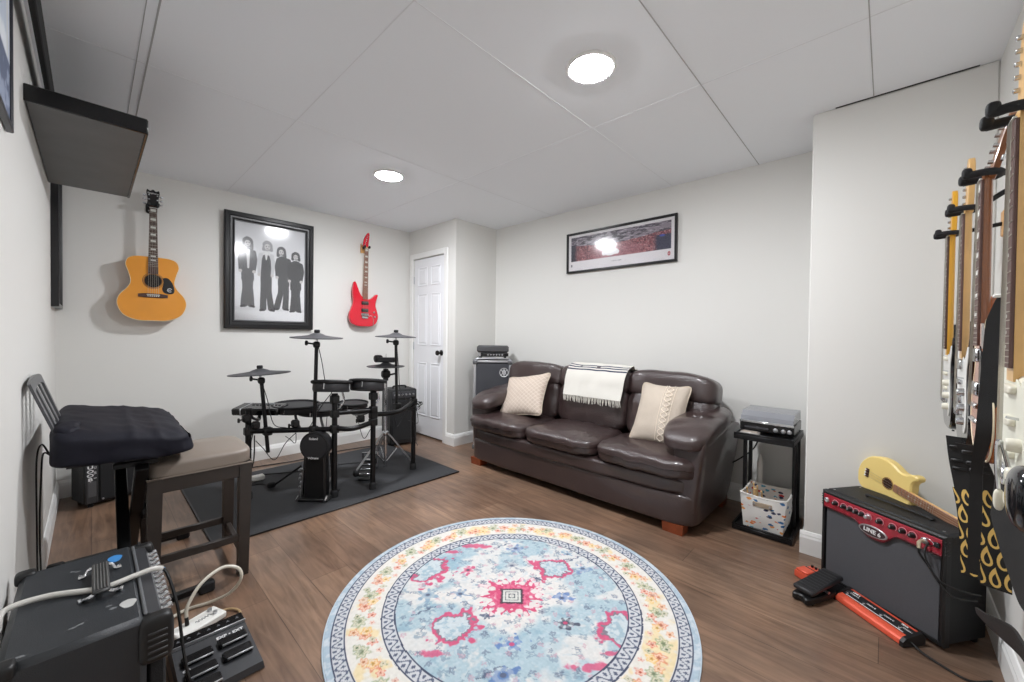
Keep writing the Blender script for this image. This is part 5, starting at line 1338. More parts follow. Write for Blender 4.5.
def make_kit():
    t = thing('electronic_drum_kit', 'black electronic drum kit on a tube rack with round pads and rubber cymbals', 'drum kit', (1.32, 3.2, MZ))
    PL, PM, PR, PF = (.762, 3.268), (1.202, 2.878), (1.468, 2.822), (1.93, 2.992)
    def post(p, h, top=True):
        o = MB().cyl((*p, MZ+.02), (*p, h), .019, seg=18).build('rack_post', BLACKM, t, world=True)
        MB().lathe([(.027, 0), (.027, .035), (.022, .05), (.019, .052)], Matrix.Translation((*p, MZ)), 18).build('rubber_foot', RUBBER, o, world=True)
        if top: MB().lathe([(.0195, 0), (.0215, .004), (.0215, .014), (.001, .016)], Matrix.Translation((*p, h-.004)), 16).build('end_cap', RUBBER, o, world=True)
    post(PL, .64); post(PM, .745); post(PR, .745); post(PF, .64)
    def rail(a, b, za, zb, r=.0185, sag=None):
        pts = [(*a, za), (*b, zb)] if sag is None else spline([(*a, za), sag, (*b, zb)], 8)
        MB().tube(pts, r, 14).build('cross_tube', BLACKM, t, world=True)
    rail(PL, PM, .488, .50); rail(PM, PR, .615, .612); rail(PM, PR, .505, .52, sag=((PM[0]+PR[0])/2-.03, (PM[1]+PR[1])/2-.05, .50))
    rail(PR, PF, .575, .60, sag=((PR[0]+PF[0])/2, (PR[1]+PF[1])/2-.06, .565))
    for p, z in ((PL, .488), (PM, .50), (PM, .61), (PR, .612), (PR, .52), (PR, .575), (PF, .60)): clamp(t, (*p, z))
    # boom posts and cymbals
    def boom(p0, p1, r=.0125):
        d = Vector(p1)-Vector(p0)
        MB().cyl(p0, p1, r, seg=12).build('cymbal_arm', BLACKM, t, world=True)
        m = MB(); m.soft(p1, (.022, .022, .024), 3, 8); m.cyl(Vector(p1)+Vector((-.015, .012, .006)), Vector(p1)+Vector((-.05, .045, .012)), .006, seg=8); m.soft(Vector(p1)+Vector((-.052, .047, .012)), (.010, .010, .018), 3, 6)
        m.build('tilter', BLACK, t, world=True)
    boom((.868, 3.203, .33), (.832, 3.232, .845)); cymbal(t, 0, .193, tiltM((.827, 3.246, .905), (.69, .73, 0), -.05))
    clamp(t, (.862, 3.196, .485))
    boom((1.094, 2.968, .44), (1.104, 2.955, 1.105)); cymbal(t, 0, .172, tiltM((1.106, 2.955, 1.165), (1, 0, 0), .04)); clamp(t, (1.094, 2.975, .495))
    boom((1.758, 2.975, .56), (1.768, 3.014, 1.115)); cymbal(t, 0, .167, tiltM((1.768, 3.014, 1.175), (1, 0, 0), .03)); clamp(t, (1.757, 2.968, .583))
    # toms above the front posts
    for (c, post_, ang) in (((1.20, 2.925, .805), PM, .16), ((1.458, 2.89, .795), PR, .20)):
        drum_pad(t, c, .128, .085, tiltM(c, (.727, -.686, 0), -ang))
        MB().tube(spline([(c[0]+.07, c[1]-.01, c[2]-.04), (c[0]+.09, c[1]-.0, c[2]-.12), (c[0]+.05, c[1]+.01, c[2]-.17), (post_[0], post_[1], post_[1]*0+.69)], 6), .007, 8).build('tom_rod', CHROME, t, world=True)
        clamp(t, (*post_, .715))
    # snare, floor pads and module on the drummer's side
    drum_pad(t, 0, .165, .06, tiltM((1.085, 3.31, .615), (1, 0, 0), .04)); drum_pad(t, 0, .18, .055, tiltM((1.27, 3.30, .575), (1, 0, 0), .03)); drum_pad(t, 0, .115, .05, tiltM((1.485, 3.20, .60), (1, 0, 0), .05))
    for a, b in (((1.085, 3.31, .585), (1.03, 3.035, .495)), ((1.27, 3.30, .55), (1.15, 2.93, .50)), ((1.485, 3.2, .575), (1.44, 2.83, .60)), ((.86, 3.39, .59), (.775, 3.275, .60))):
        a = Vector(a); b = Vector(b); MB().tube(spline([a, a+Vector((0, 0, -.05)), b.lerp(a, .35)+Vector((0, 0, -.03)), b], 6), .010, 10).build('pad_arm', BLACKM, t, world=True)
    Mm = frame((.72, -.69, 0), (.66, .69, .28), (-.20, -.20, .96), (.865, 3.375, .615)); Mm = frame(Vector((.72, -.69, 0)).normalized(), Vector((.66, .69, .12)).normalized(), Vector((.72, -.69, 0)).normalized().cross(Vector((.66, .69, .12)).normalized()), (.865, 3.375, .618))
    mo = MB().box((0, 0, 0), (.33, .16, .05), .008, 0, Mm).build('sound_module', SATIN, t, world=True)
    MB().box((-.10, 0, .0), (.012, .164, .054), .003, 0, Mm).build('silver_strip', SILVER, mo, world=True)
    for k in range(8): MB().box((-.06+.027*k, .02, .026), (.016, .010, .005), .001, 0, Mm).build('button', RUBBER, mo, world=True)
    MB().box((.03, .055, .0255), (.09, .035, .002), .0005, 0, Mm).build('display', mat('lcd', (70, 80, 82), .2), mo, world=True)
    for c in ((.745, 3.25, .585), (.80, 3.24, .53), (1.00, 3.06, .54), (1.39, 2.86, .55)):
        m = MB(); m.box(c, (.05, .045, .055), .01); m.cyl((c[0]-.02, c[1]-.02, c[2]), (c[0]-.055, c[1]-.05, c[2]), .006, seg=8); m.box((c[0]-.056, c[1]-.052, c[2]), (.014, .014, .032), .004); m.build('mounting_block', BLACK, t, world=True)
    # trigger leads draped over the rack
    r = random.Random(3)
    for a, b in (((.83, 3.24, .85), (1.0, 3.06, .49)), ((1.11, 2.95, 1.11), (1.19, 2.9, .76)), ((1.19, 2.9, .76), (1.05, 3.02, .50)), ((.86, 3.38, .6), (.78, 3.25, .36)), ((1.08, 3.3, .59), (.95, 3.1, .45)), ((1.3, 3.25, .55), (1.2, 2.89, .46)), ((1.77, 3.01, 1.13), (1.85, 2.98, .62)), ((1.93, 2.98, .6), (1.7, 2.93, .52)), ((1.48, 3.2, .57), (1.5, 2.85, .5)), ((1.0, 3.04, .48), (.80, 3.24, .42)), ((1.90, 2.97, .58), (1.95, 2.95, .22)), ((1.88, 2.96, .6), (1.9, 2.94, .3)), ((1.95, 3.0, .62), (1.86, 2.96, .45))):
        a = Vector(a); b = Vector(b); mid = a.lerp(b, .5)+Vector((r.uniform(-.05, .05), r.uniform(-.05, .05), -.10-.08*r.random()))
        MB().tube(spline([a, a.lerp(mid, .5)+Vector((0, 0, .02)), mid, b.lerp(mid, .4), b], 6), .0028, 6).build('trigger_lead', CABLE, t, world=True)
    for k in range(4):
        MB().tube([(1.93+.05*math.cos(q)*(1+.2*k), 2.98+.045*math.sin(q), .565+.03*math.sin(q*1.0+k)) for q in np.linspace(0, 2*PI, 20, endpoint=False)], .0032, 6, closed=True).build('cable_loop', CABLE, t, world=True)
make_kit()
def make_kick():
    t = thing('kick_drum_tower', 'black upright kick drum pad with white lettering standing on the rubber mat', 'drum', (1.09, 2.9, MZ))
    X = Vector((.686, -.727, 0)); N = Vector((-.727, -.686, 0)); 
    def Mk(z, off=0.): return frame(X, (0, 0, 1), X.cross(Vector((0, 0, 1))), Vector((1.10, 2.935, z))+N*off)
    MB().lathe([(.001, -.05), (.084, -.05), (.096, -.04), (.098, .028), (.089, .04), (.001, .043)], Mk(.392), 44).build('pad_housing', PAD, t, world=True)
    h = MB(); h.tube([Mk(.392) @ Vector((.093*math.cos(a), .093*math.sin(a), .034)) for a in np.linspace(0, 2*PI, 48, endpoint=False)], .008, 8, closed=True); h.build('hoop', RUBBER, t, world=True)
    MB().prism([(-.078, -.375), (.078, -.375), (.072, -.04), (-.072, -.04)], -.045, .032, .012, M=Mk(.392)).build('body', BLACK, t, world=True)
    for s in (-1, 1): MB().tube(spline([Mk(.392) @ Vector((s*.09, -.06, -.03)), Mk(.392) @ Vector((s*.10, -.2, -.03)), Mk(.392) @ Vector((s*.105, -.37, -.03))], 6), .011, 8).build('side_leg', BLACKM, t, world=True)
    b = MB(); b.box((0, 0, 0), (.22, .02, .20), .006, 0, Mk(MZ+.012, -.03)); b.build('base_plate', BLACK, t, world=True)
    for s in (-1, 1): MB().tube([Mk(0) @ Vector((s*.095, MZ+.035, .05)), Mk(0) @ Vector((s*.095, MZ+.018, .085))], .010, 8).build('spur', CHROME, t, world=True)
    text('lettering', 'Roland', .022, Mk(.447, .046), LETTER, t, bold=.0008); text('lettering', 'V-Drums', .020, Mk(.312, .048), LETTER, t, bold=.0008)
    # pedal on the drummer's side, its chrome frame showing beside the tower
    p = MB(); p.box((-.05, 0, 0), (.10, .012, .24), .004, 0, Mk(MZ+.035, -.20)); p.build('pedal_plate', BLACK, t, world=True)
    c = MB()
    for z in (.06, .0): c.cyl(Mk(MZ+.015, -.08) @ Vector((-.115, 0, z)), Mk(.21, -.08) @ Vector((-.105, 0, z)), .008, seg=10)
    c.cyl(Mk(.20, -.05) @ Vector((-.14, 0, .0)), Mk(.20, -.05) @ Vector((-.06, 0, .0)), .008, seg=10)
    for k in range(6): c.soft(Mk(.05+.03*k, -.04) @ Vector((-.122-.008*(k % 2), 0, .01)), (.011, .010, .011), 3, 5)
    c.build('pedal_frame', SILVER, t, world=True)
    MB().tube(spline([Mk(.20, -.05) @ Vector((-.10, 0, 0)), Mk(.15, -.05) @ Vector((-.125, 0, 0)), Mk(.08, -.05) @ Vector((-.105, 0, 0)), Mk(.03, -.05) @ Vector((-.10, 0, 0))], 5), .013, 8).build('beater_arm', BLACK, t, world=True)
make_kick()
def make_hihat():
    x, y = 1.727, 3.105
    t = thing('hi_hat_stand', 'chrome tripod hi-hat stand with a dark cymbal and black box on top', 'hi-hat stand', (x, y, MZ))
    MB().cyl((x, y, .05), (x, y, .86), .013, seg=14).build('lower_tube', CHROME, t, world=True)
    MB().cyl((x, y, .80), (x, y, 1.02), .0035, seg=8).build('pull_rod', CHROME, t, world=True)
    m = MB(); m.soft((x, y, .845), (.036, .034, .036), 3, 10); m.cyl((x, y, .79), (x, y, .89), .022, seg=14); m.cyl((x+.03, y-.02, .84), (x+.075, y-.045, .85), .008, seg=8); m.build('clutch_housing', BLACK, t, world=True)
    cymbal(t, 0, .155, tiltM((x, y, .922), (1, 0, 0), .015))
    Mb = frame((.727*.94-.0, -.686*.94, 0), (.686, .727, 0), (0, 0, 1), (x-.005, y+.01, .965)); a = Vector((.70, -.714, 0)); Mb = frame(a, Vector((.714, .70, 0)), (0, 0, 1), (x-.0, y+.01, .966))
    MB().box((.0, 0, .0), (.175, .07, .042), .01, 0, Mb).build('sensor_box', PAD, t, world=True)
    MB().soft(Mb @ Vector((-.06, 0, .012)), (.035, .035, .03), 3, 8).build('sensor_cap', BLACK, t, world=True)
    for fx, fy in ((1.50, 3.165), (1.955, 3.035), (1.76, 3.36)):
        d = Vector((fx-x, fy-y, 0))
        for s in (-1, 1):
            sd = d.normalized().cross(Vector((0, 0, 1)))*.009*s
            MB().tube([Vector((x, y, .34))+sd+d*.06, Vector((x, y, .30))+d*.22+sd, Vector((fx, fy, .05))+sd], .008, 8, flat=.7).build('leg', SILVER, t, world=True)
        MB().tube([Vector((x, y, .10))+d*.05, Vector((x, y, .20))+d*.42], .005, 8).build('leg_brace', CHROME, t, world=True)
        MB().soft((fx, fy, MZ+.026), (.024, .024, .026), 3, 8).build('rubber_foot', RUBBER, t, world=True)
    MB().soft((x, y, .34), (.026, .026, .022), 3, 8).build('leg_collar', CHROME, t, world=True)
    p = MB(); Mp = frame((.80, -.6, 0), (.6, .80, 0), (0, 0, 1), (1.575, 3.12, .0))
    p.box((0, -.0, MZ+.012), (.09, .27, .014), .004, 0, Mp); p.bar(Mp @ Vector((0, -.13, MZ+.04)), Mp @ Vector((0, .10, .12)), .085, .012, .003); p.build('foot_pedal', BLACK, t, world=True)
    q = MB()
    for k in range(4): q.box((0, -.10+.055*k, .062+.020*k), (.088, .034, .006), .002, 0, Mp)
    q.tube([Mp @ Vector((-.06, .13, MZ+.014)), Mp @ Vector((-.06, .13, .16)), Mp @ Vector((.06, .13, .16)), Mp @ Vector((.06, .13, MZ+.014))], .010, 8); q.build('pedal_plate', CHROME, t, world=True)
make_hihat()
def make_drum_amp():
    M = frame(Vector((.985, -.17, 0)).normalized(), Vector((.17, .985, 0)).normalized(), (0, 0, 1), (2.31, 3.86, 0))
    t = thing('drum_monitor', 'black floor amplifier standing behind the drum kit beside the white door', 'amplifier', M=M)
    MB().box((0, 0, .31), (.29, .27, .58), .012).build('cabinet', TOLEX, t)
    MB().box((0, -.137, .27), (.25, .010, .42), .004).build('grille', mat('drum_grille', (26, 26, 28), .8, bump=.5, bscale=500), t)
    MB().box((0, -.137, .545), (.25, .010, .07), .003).build('control_panel', mat('grey_panel', (66, 66, 70), .4), t)
    for k in range(6): MB().lathe([(.010, 0), (.010, .012), (.001, .013)], frame((1, 0, 0), (0, 0, 1), (0, -1, 0), (-.10+.04*k, -.142, .545)), 12).build('knob', SILVER, t)
    for x in (-.11, .11):
        for y in (-.1, .1): MB().cyl((x, y, 0), (x, y, .022), .016).build('rubber_foot', RUBBER, t)
    MB().tube(spline([(-.07, 0, .598), (-.06, 0, .622), (.06, 0, .622), (.07, 0, .598)], 5), .009, 8).build('handle', RUBBER, t)
make_drum_amp()
t = thing('boom_arm', 'thin chrome and black drum stool leg lying on the mat behind the kick tower', 'stand leg', (1.0, 3.4, .03))
MB().tube([(.95, 3.36, .03), (1.12, 3.28, .16)], .008, 8).build('tube', BLACKM, t, world=True); MB().soft((.935, 3.367, .035), (.028, .022, .022), 3, 8).build('rubber_foot', RUBBER, t, world=True)
t = thing('power_adapter', 'small white power adapter lying on the rubber mat behind the drum rack', 'adapter', (.90, 3.62, .012))
MB().box((.905, 3.62, .031), (.10, .055, .042), .010).build('body', WHITEP, t, world=True)
MB().tube(spline([(.86, 3.65, .03), (.80, 3.62, .018), (.82, 3.54, .015), (.90, 3.5, .015), (.93, 3.42, .018)], 6), .004, 8).build('lead', CABLE, t, world=True)
for i, (lab, pts) in enumerate((('thin black cable sagging to the mat behind the drum kit rack', [(.80, 3.27, .45), (.82, 3.4, .2), (.78, 3.6, .03), (.9, 3.75, .016), (1.2, 3.6, .016), (1.5, 3.55, .016), (1.7, 3.45, .016)]),
                             ('black cable looping along the baseboard behind the drum kit', [(.55, 3.95, .006), (.9, 4.02, .006), (1.3, 3.95, .006), (1.7, 3.98, .006), (2.1, 3.9, .006)]))):
    tag(MB().tube(spline(pts, 8), .0045, 8).build('drum_cable', CABLE), lab, 'cable')

# ------------------------------------------------------------------ keyboard with cover, stand, bench
NAVYC = mat('navy_black_cloth', (11, 11, 25), .7, spec=.3, bump=.12, bscale=40)
def make_keyboard():
    t = thing('keyboard', 'portable keyboard hidden under a dark cloth, only its slotted grey music rest showing', 'keyboard', (.085, 2.62, .65))
    M = Matrix.Translation((.085, 2.62, .715))
    MB().add([(-.15, -.39, -.05), (.14, -.39, -.05), (.14, .39, -.05), (-.15, .39, -.05), (-.15, -.39, .055), (.14, -.39, .0), (.14, .39, .0), (-.15, .39, .055)], [[3, 2, 1, 0], [4, 5, 6, 7], [0, 1, 5, 4], [1, 2, 6, 5], [2, 3, 7, 6], [3, 0, 4, 7]], 0, M).build('body', BLACK, t, world=True, smooth=False)
    b0 = Vector((-.092, 2.27, .80)); Y = (Vector((-.152, 2.19, 1.0))-b0); hgt = Y.length*1.02; X = Vector((0, 1, 0)); Y = (Y-X*Y.dot(X)).normalized(); Z = X.cross(Y)
    Mr = frame(X, Y, Z, b0+Vector((0, .0, -.01)))
    GR_ = mat('grey_rest', (84, 85, 88), .4)
    r = MB(); w, h = .42, .215
    ol = spline([(0, 0), (-.04, h*.85), (-.02, h), (w*.5-.03, h+.012), (w-.04, h), (w-.015, h*.85), (w, 0)], 6)
    out = [(p.x, p.y) for p in ol]; k = len(out)
    inn = [(w*.5+(x-w*.5)*.80, y*.84) for x, y in out]
    vs = [(x, y, z) for z in (-.004, .004) for x, y in out]+[(x, y, z) for z in (-.004, .004) for x, y in inn]; fs = []
    for i in range(k-1):
        fs += [[i, i+1, k+i+1, k+i], [2*k+i, 3*k+i, 3*k+i+1, 2*k+i+1], [k+i, k+i+1, 3*k+i+1, 3*k+i], [i, 2*k+i, 2*k+i+1, i+1]]
    fs += [[0, k, 3*k, 2*k], [k-1, 2*k-1, 4*k-1, 3*k-1]]
    r.add(vs, fs)
    for q in (.33, .66): r.add([(w*q-.035-.03*(1-0), h*.86, -.003), (w*q+.02-.03, h*.86, -.003), (w*q+.028, 0, -.003), (w*q-.028, 0, -.003), (w*q-.035-.03, h*.86, .003), (w*q+.02-.03, h*.86, .003), (w*q+.028, 0, .003), (w*q-.028, 0, .003)], [[0, 1, 2, 3], [7, 6, 5, 4], [0, 4, 5, 1], [1, 5, 6, 2], [2, 6, 7, 3], [3, 7, 4, 0]])
    r.build('music_rest', GR_, t, M and False or True) if False else r.add([], [])
    vsw = [tuple(Mr @ Vector(v)) for v in r.v]; r.v = vsw
    r.build('music_rest', GR_, t, world=True)
    c = thing('keyboard_cover', 'stretchy navy-black dust cover draped over the keyboard beside the padded bench', 'cover', (.085, 2.62, .65))
    m = MB()
    def f(q, d):
        x = q.x; z = q.z
        sh = -.16*x if d[2] > 0 else -.03*x
        n = .0035*noise.noise(Vector((q.x*9, q.y*7, q.z*14)))+.003*noise.noise(Vector((q.x*34+q.y*14, q.y*12, q.z*22-q.x*14)))
        fold = .008*math.sin(38*x+26*q.y+3*noise.noise(Vector((x*8, q.y*4, 1))))*max(0, -d[2]+.25)*max(abs(d[0]), abs(d[1]))**3
        ridge = .006*math.exp(-((x-.02)/.014)**2)*(d[2] > 0)+.004*math.exp(-((x-.10)/.014)**2)*(d[2] > 0)
        edge = max(abs(d[0]), abs(d[1]))
        pull = -.018*(d[2] > 0)*edge**6
        sag = -.012*(d[2] < 0)*(.5+noise.noise(Vector((q.x*5, q.y*4, 7))))
        return Vector((x+n+.018*(d[0] > 0)*max(0, .3-d[2]), q.y+n+fold*(d[1]/max(edge, .01)), z+sh+n+ridge+pull+sag+fold*.5))
    m.soft((.096, 2.615, .731), (.206, .445, .060), 9, 40, fn=f)
    m.build('cloth', NAVYC, c, world=True, ang=70)
    l = MB()
    l.soft((-.062, 2.32, .797), (.035, .10, .03), 2.6, 14, fn=lambda q, d: q+Vector(d)*.010*noise.noise(q*26))
    l.build('bunched_fold', NAVYC, c, world=True, ang=80)
make_keyboard()
def make_stand():
    t = thing('keyboard_stand', 'black folding X-shaped keyboard stand with rubber footed base bars', 'stand', (.1, 2.55, 0))
    for (ya, yb, x) in ((2.24, 2.92, .10), (2.92, 2.24, .145)):
        MB().bar((x, ya, .03), (x, yb, .625), .032, .045, .004, up=(1, 0, 0)).build('cross_bar', BLACKM, t, world=True)
    for y in (2.24, 2.92):
        MB().bar((-.11, y, .028), (.345, y, .028), .03, .03, .004).build('base_bar', BLACKM, t, world=True)
        for x in (-.12, .36): MB().box((x, y, .025), (.06, .042, .05), .008).build('rubber_foot', RUBBER, t, world=True)
        MB().bar((.06, y+(.05 if y < 2.5 else -.05), .632), (.2, y+(.05 if y < 2.5 else -.05), .632), .03, .022, .004).build('support_arm', BLACKM, t, world=True)
    MB().lathe([(.04, 0), (.04, .02), (.03, .026), (.001, .026)], frame((0, 1, 0), (0, 0, 1), (1, 0, 0), (.165, 2.58, .328)), 24).build('lock_knob', BLACK, t, world=True)
make_stand()
def make_bench():
    x0, x1, y0, y1 = .16, .555, 2.285, 2.69
    t = thing('padded_bench', 'dark wood counter stool with a taupe padded leather seat beside the keyboard', 'stool', ((x0+x1)/2, (y0+y1)/2, 0))
    ESP = mat('espresso_wood', (46, 39, 35), .42, var=.15, vscale=14); TAU = mat('taupe_leather', (130, 119, 109), .42, bump=.15, bscale=260, kind='voronoi')
    xc, yc = (x0+x1)/2, (y0+y1)/2
    def f(q, d):
        dome = .018*(1-min(1, abs(d[0])))*(1-min(1, abs(d[1])))*(d[2] > 0)+.008*math.sin(PI*(d[1]+1)/2)*(d[2] > 0)
        return Vector((q.x, q.y, q.z+dome))
    MB().soft((xc, yc, .575), ((x1-x0)/2, (y1-y0)/2, .038), 7, 22, fn=f).build('seat', TAU, t, world=True)
    p = MB(); p.tube([(xc+(x1-x0)/2*a*.985, yc+(y1-y0)/2*b*.985, .545) for a, b in ((-1, -1), (1, -1), (1, 1), (-1, 1))], .004, 6, closed=True); p.build('seat_piping', TAU, t, world=True)
    a = MB()
    for y in (y0+.02, y1-.02): a.box((xc, y, .51), (x1-x0-.06, .022, .065), .003)
    for x in (x0+.02, x1-.02): a.box((x, yc, .51), (.022, y1-y0-.06, .065), .003)
    a.build('apron', ESP, t, world=True)
    L = {}
    for i, (lx, ly, bx, by) in enumerate(((x1-.03, y0+.03, x1-.045, y0+.005), (x1-.03, y1-.03, x1-.028, y1-.0), (x0+.03, y0+.03, x0+.02, y0+.01), (x0+.03, y1-.03, x0+.03, y1-.0))):
        MB().add([(cx+a_*w_, cy+b_*w_, z) for cx, cy, z, w_ in ((bx, by, 0, .021), (lx, ly, .54, .026)) for a_, b_ in ((-1, -1), (1, -1), (1, 1), (-1, 1))], [[3, 2, 1, 0], [4, 5, 6, 7]]+[[k, (k+1) % 4, 4+(k+1) % 4, 4+k] for k in range(4)]).build('leg', ESP, t, world=True, smooth=False)
        L[i] = (bx, by)
    for a_, b_, z in ((2, 0, .185), (3, 1, .135), (0, 1, .105), (2, 3, .105)):
        MB().bar((*L[a_], z), (*L[b_], z), .022, .034, .003).build('stretcher', ESP, t, world=True)
make_bench()
for i, (lab, pts) in enumerate((('black cable dropping from the keyboard along the left wall to the floor', [(-.115, 2.40, .70), (-.135, 2.42, .735), (-.15, 2.46, .66), (-.150, 2.46, .4), (-.146, 2.42, .15), (-.14, 2.3, .012), (-.13, 2.1, .006)]),
                             ('second thin cable beside the first, dropping behind the keyboard to the floor', [(-.11, 2.44, .68), (-.132, 2.46, .69), (-.14, 2.50, .6), (-.145, 2.50, .38), (-.138, 2.46, .14), (-.12, 2.34, .008), (-.11, 2.12, .006)]))):
    tag(MB().tube(spline(pts, 8), .0030, 8).build('keyboard_cable', CABLE), lab, 'cable')

def make_key_amp():
    c = Vector((-.03, 3.83, 0)); X = Vector((.95, .30, 0)).normalized(); Y = Vector((-X.y, X.x, 0))
    M = frame(X, Y, (0, 0, 1), c)
    t = thing('keyboard_amplifier', 'black amplifier on the floor under the keyboard with white lettering down its side strip', 'amplifier', M=M)
    MB().box((.18, .12, .20), (.36, .215, .37), .018).build('cabinet', TOLEX, t)
    MB().box((.21, .010, .20), (.27, .012, .33), .004).build('grille', mat('key_grille', (22, 22, 24), .85, bump=.5, bscale=500), t)
    MB().box((.036, .009, .20), (.058, .014, .34), .003).build('side_strip', mat('strip_grey', (46, 46, 48), .4), t)
    MB().box((.036, .0015, .125), (.040, .003, .10), .001).build('lower_plate', mat('strip_plate', (74, 74, 76), .3), t)
    for k, ch in enumerate('UOOB1'): text('lettering', ch, .028, M @ frame((1.5, 0, 0), (0, 0, 1), (0, -1, 0), (.027, .001, .272-.027*k)), LETTER, t, bold=.0008)
    for k, ch in enumerate(('12', '50', 'E')): text('lettering', ch, .018, M @ frame((0, 0, 1), (-1, 0, 0), (0, -1, 0), (.051, .001, .266-.034*k)), LETTER, t)
    for x in (.04, .32):
        for y in (.04, .2): MB().cyl((x, y, 0), (x, y, .018), .014).build('rubber_foot', RUBBER, t)
    MB().lathe([(.006, 0), (.006, .004), (.001, .005)], frame((1, 0, 0), (0, 0, 1), (0, -1, 0), (.09, .004, .045)), 10).build('screw', SILVER, t)
make_key_amp()

# ------------------------------------------------------------------ amplifier close to the camera on the left
def make_near_amp():
    x0, x1, y0, y1, h = -.148, .098, 1.375, 1.885, .452
    t = thing('combo_amplifier', 'worn black combo amplifier with ribbed strap handle, nearest by the left wall', 'amplifier', ((x0+x1)/2, (y0+y1)/2, 0))
    xc, yc = (x0+x1)/2, (y0+y1)/2
    WORN = mat('worn_tolex', (38, 41, 45), .42, bump=.25, bscale=420, var=.12, vscale=7)
    MB().box((xc, yc, h/2+.012), (x1-x0, y1-y0, h-.024), .014).build('cabinet', WORN, t, world=True)
    MB().box((x1-.001, yc, h-.003), (.008, y1-y0-.04, .007), .003).build('edge_rail', mat('grey_rail', (96, 98, 101), .4), t, world=True)
    fp = MB(); pr = [(x1, h-.008), (x1+.028, h-.012), (x1+.055, h-.075), (x1+.052, h-.10), (x1, h-.10)]; k = len(pr)
    fp.add([(x, y, z) for y in (y0+.03, y1-.03) for x, z in pr], [[i, (i+1) % k, k+(i+1) % k, k+i] for i in range(k)]+[list(range(k)), list(range(k, 2*k))])
    fp.build('control_panel', mat('dark_panel', (52, 53, 56), .35), t, world=True, smooth=False)
    MB().box((x1+.022, yc, .18), (.036, y1-y0-.06, .33), .006).build('grille', mat('near_grille', (24, 24, 26), .85, bump=.4, bscale=500), t, world=True)
    for i in range(12):
        y = y1-.065-i*.0345
        MB().lathe([(.0105, 0), (.0105, .005), (.008, .009), (.008, .020), (.006, .022), (.001, .022)], frame((0, 1, 0), (-.37, 0, .93), (.93, 0, .37), (x1+.036, y, h-.030)), 18).build('knob', CHROME, t, world=True)
        MB().lathe([(.006, 0), (.006, .005), (.001, .006)], frame((0, 1, 0), (-.37, 0, .93), (.93, 0, .37), (x1+.050, y-.018, h-.066)), 12).build('jack_socket', CHROME, t, world=True)
    for y, s in ((y0+.012, -1), (y1-.012, 1)):
        m = MB(); m.soft((x1+.018, y, h-.066), (.036, .022, .060), 5, 12); co = m.build('corner_guard', BLACK, t, world=True)
        sl = MB()
        for i in range(5): sl.box((x1+.020, y+s*.022, h-.045-.016*i), (.040, .004, .006), .0015)
        sl.build('vent_slots', mat('slot_black', (46, 46, 48), .5), co, world=True)
    for y in (y0, y1):
        MB().soft((x0+.012, y+(.012 if y == y0 else -.012), h-.01), (.022, .022, .018), 4, 8).build('corner_cap', BLACK, t, world=True)
    # strap handle with four bright end loops
    hd = MB(); hd.box((.018, 1.643, h+.022), (.036, .19, .011), .004); ho = hd.build('handle', mat('handle_grey', (58, 58, 58), .5), t, world=True)
    rb = MB()
    for k in range(5): rb.box((.005+.0065*k, 1.643, h+.029), (.0028, .17, .003), .001)
    rb.build('handle_ribs', mat('handle_rib', (92, 92, 90), .5), ho, world=True)
    for s in (-1, 1):
        for e in (-1, 1):
            c = Vector((.018, 1.643, h+.016))
            MB().tube(spline([c+Vector((e*.010, s*.085, .003)), c+Vector((e*.024, s*.090, -.002)), c+Vector((e*.032, s*.075, -.010)), c+Vector((e*.044, s*.078, -.011))], 6), [.005]*13+[.005, .006, .007, .008, .008, .006], 8).build('handle_loop', CHROME, t, world=True)
    for c, sx, sy, col, nm in (((.052, 1.80), .016, .026, (58, 128, 190), 'blue_sticker'), ((.068, 1.478), .016, .022, (178, 178, 176), 'white_sticker')):
        MB().prism([(c[0]+sx*(1+.15*math.sin(3*a))*math.cos(a), c[1]+sy*math.sin(a)) for a in np.linspace(0, 2*PI, 26, endpoint=False)], h-.0005, h+.001).build(nm, mat(nm, col, .5), t, world=True)
    sc_ = MB(); r = random.Random(4)
    for (x, y) in ((-.03, 1.45), (-.02, 1.455), (.04, 1.48), (.03, 1.50), (-.125, 1.40), (-.11, 1.405), (-.03, 1.78), (-.04, 1.79), (-.02, 1.62)):
        n = 7; sc_.add([(x+.008*(.5+r.random())*math.cos(k*2*PI/n), y+.005*(.5+r.random())*math.sin(k*2*PI/n), h+.0006) for k in range(n)], [list(range(n))])
    sc_.build('scuff_marks', mat('scuff', (104, 106, 108), .7), t, world=True)
    for x in (x0+.04, x1-.03):
        for y in (y0+.05, y1-.05): MB().cyl((x, y, 0), (x, y, .016), .018).build('rubber_foot', RUBBER, t, world=True)
    return h
h_amp = make_near_amp()
CLEAR = mat('clear_cable', (206, 200, 186), .3)
t = thing('white_cable', 'thick pale cable lying across the top of the worn black combo amplifier under its handle', 'cable', (0, 1.64, h_amp))
P = spline([(-.158, 1.60, .36), (-.163, 1.62, .44), (-.150, 1.645, .464), (-.08, 1.652, .462), (.018, 1.60, .4615), (.09, 1.612, .462), (.128, 1.618, .462), (.150, 1.625, .452)], 8)
MB().tube(P, .0075, 10).build('cord', mat('pale_cord', (198, 196, 190), .4), t, world=True)
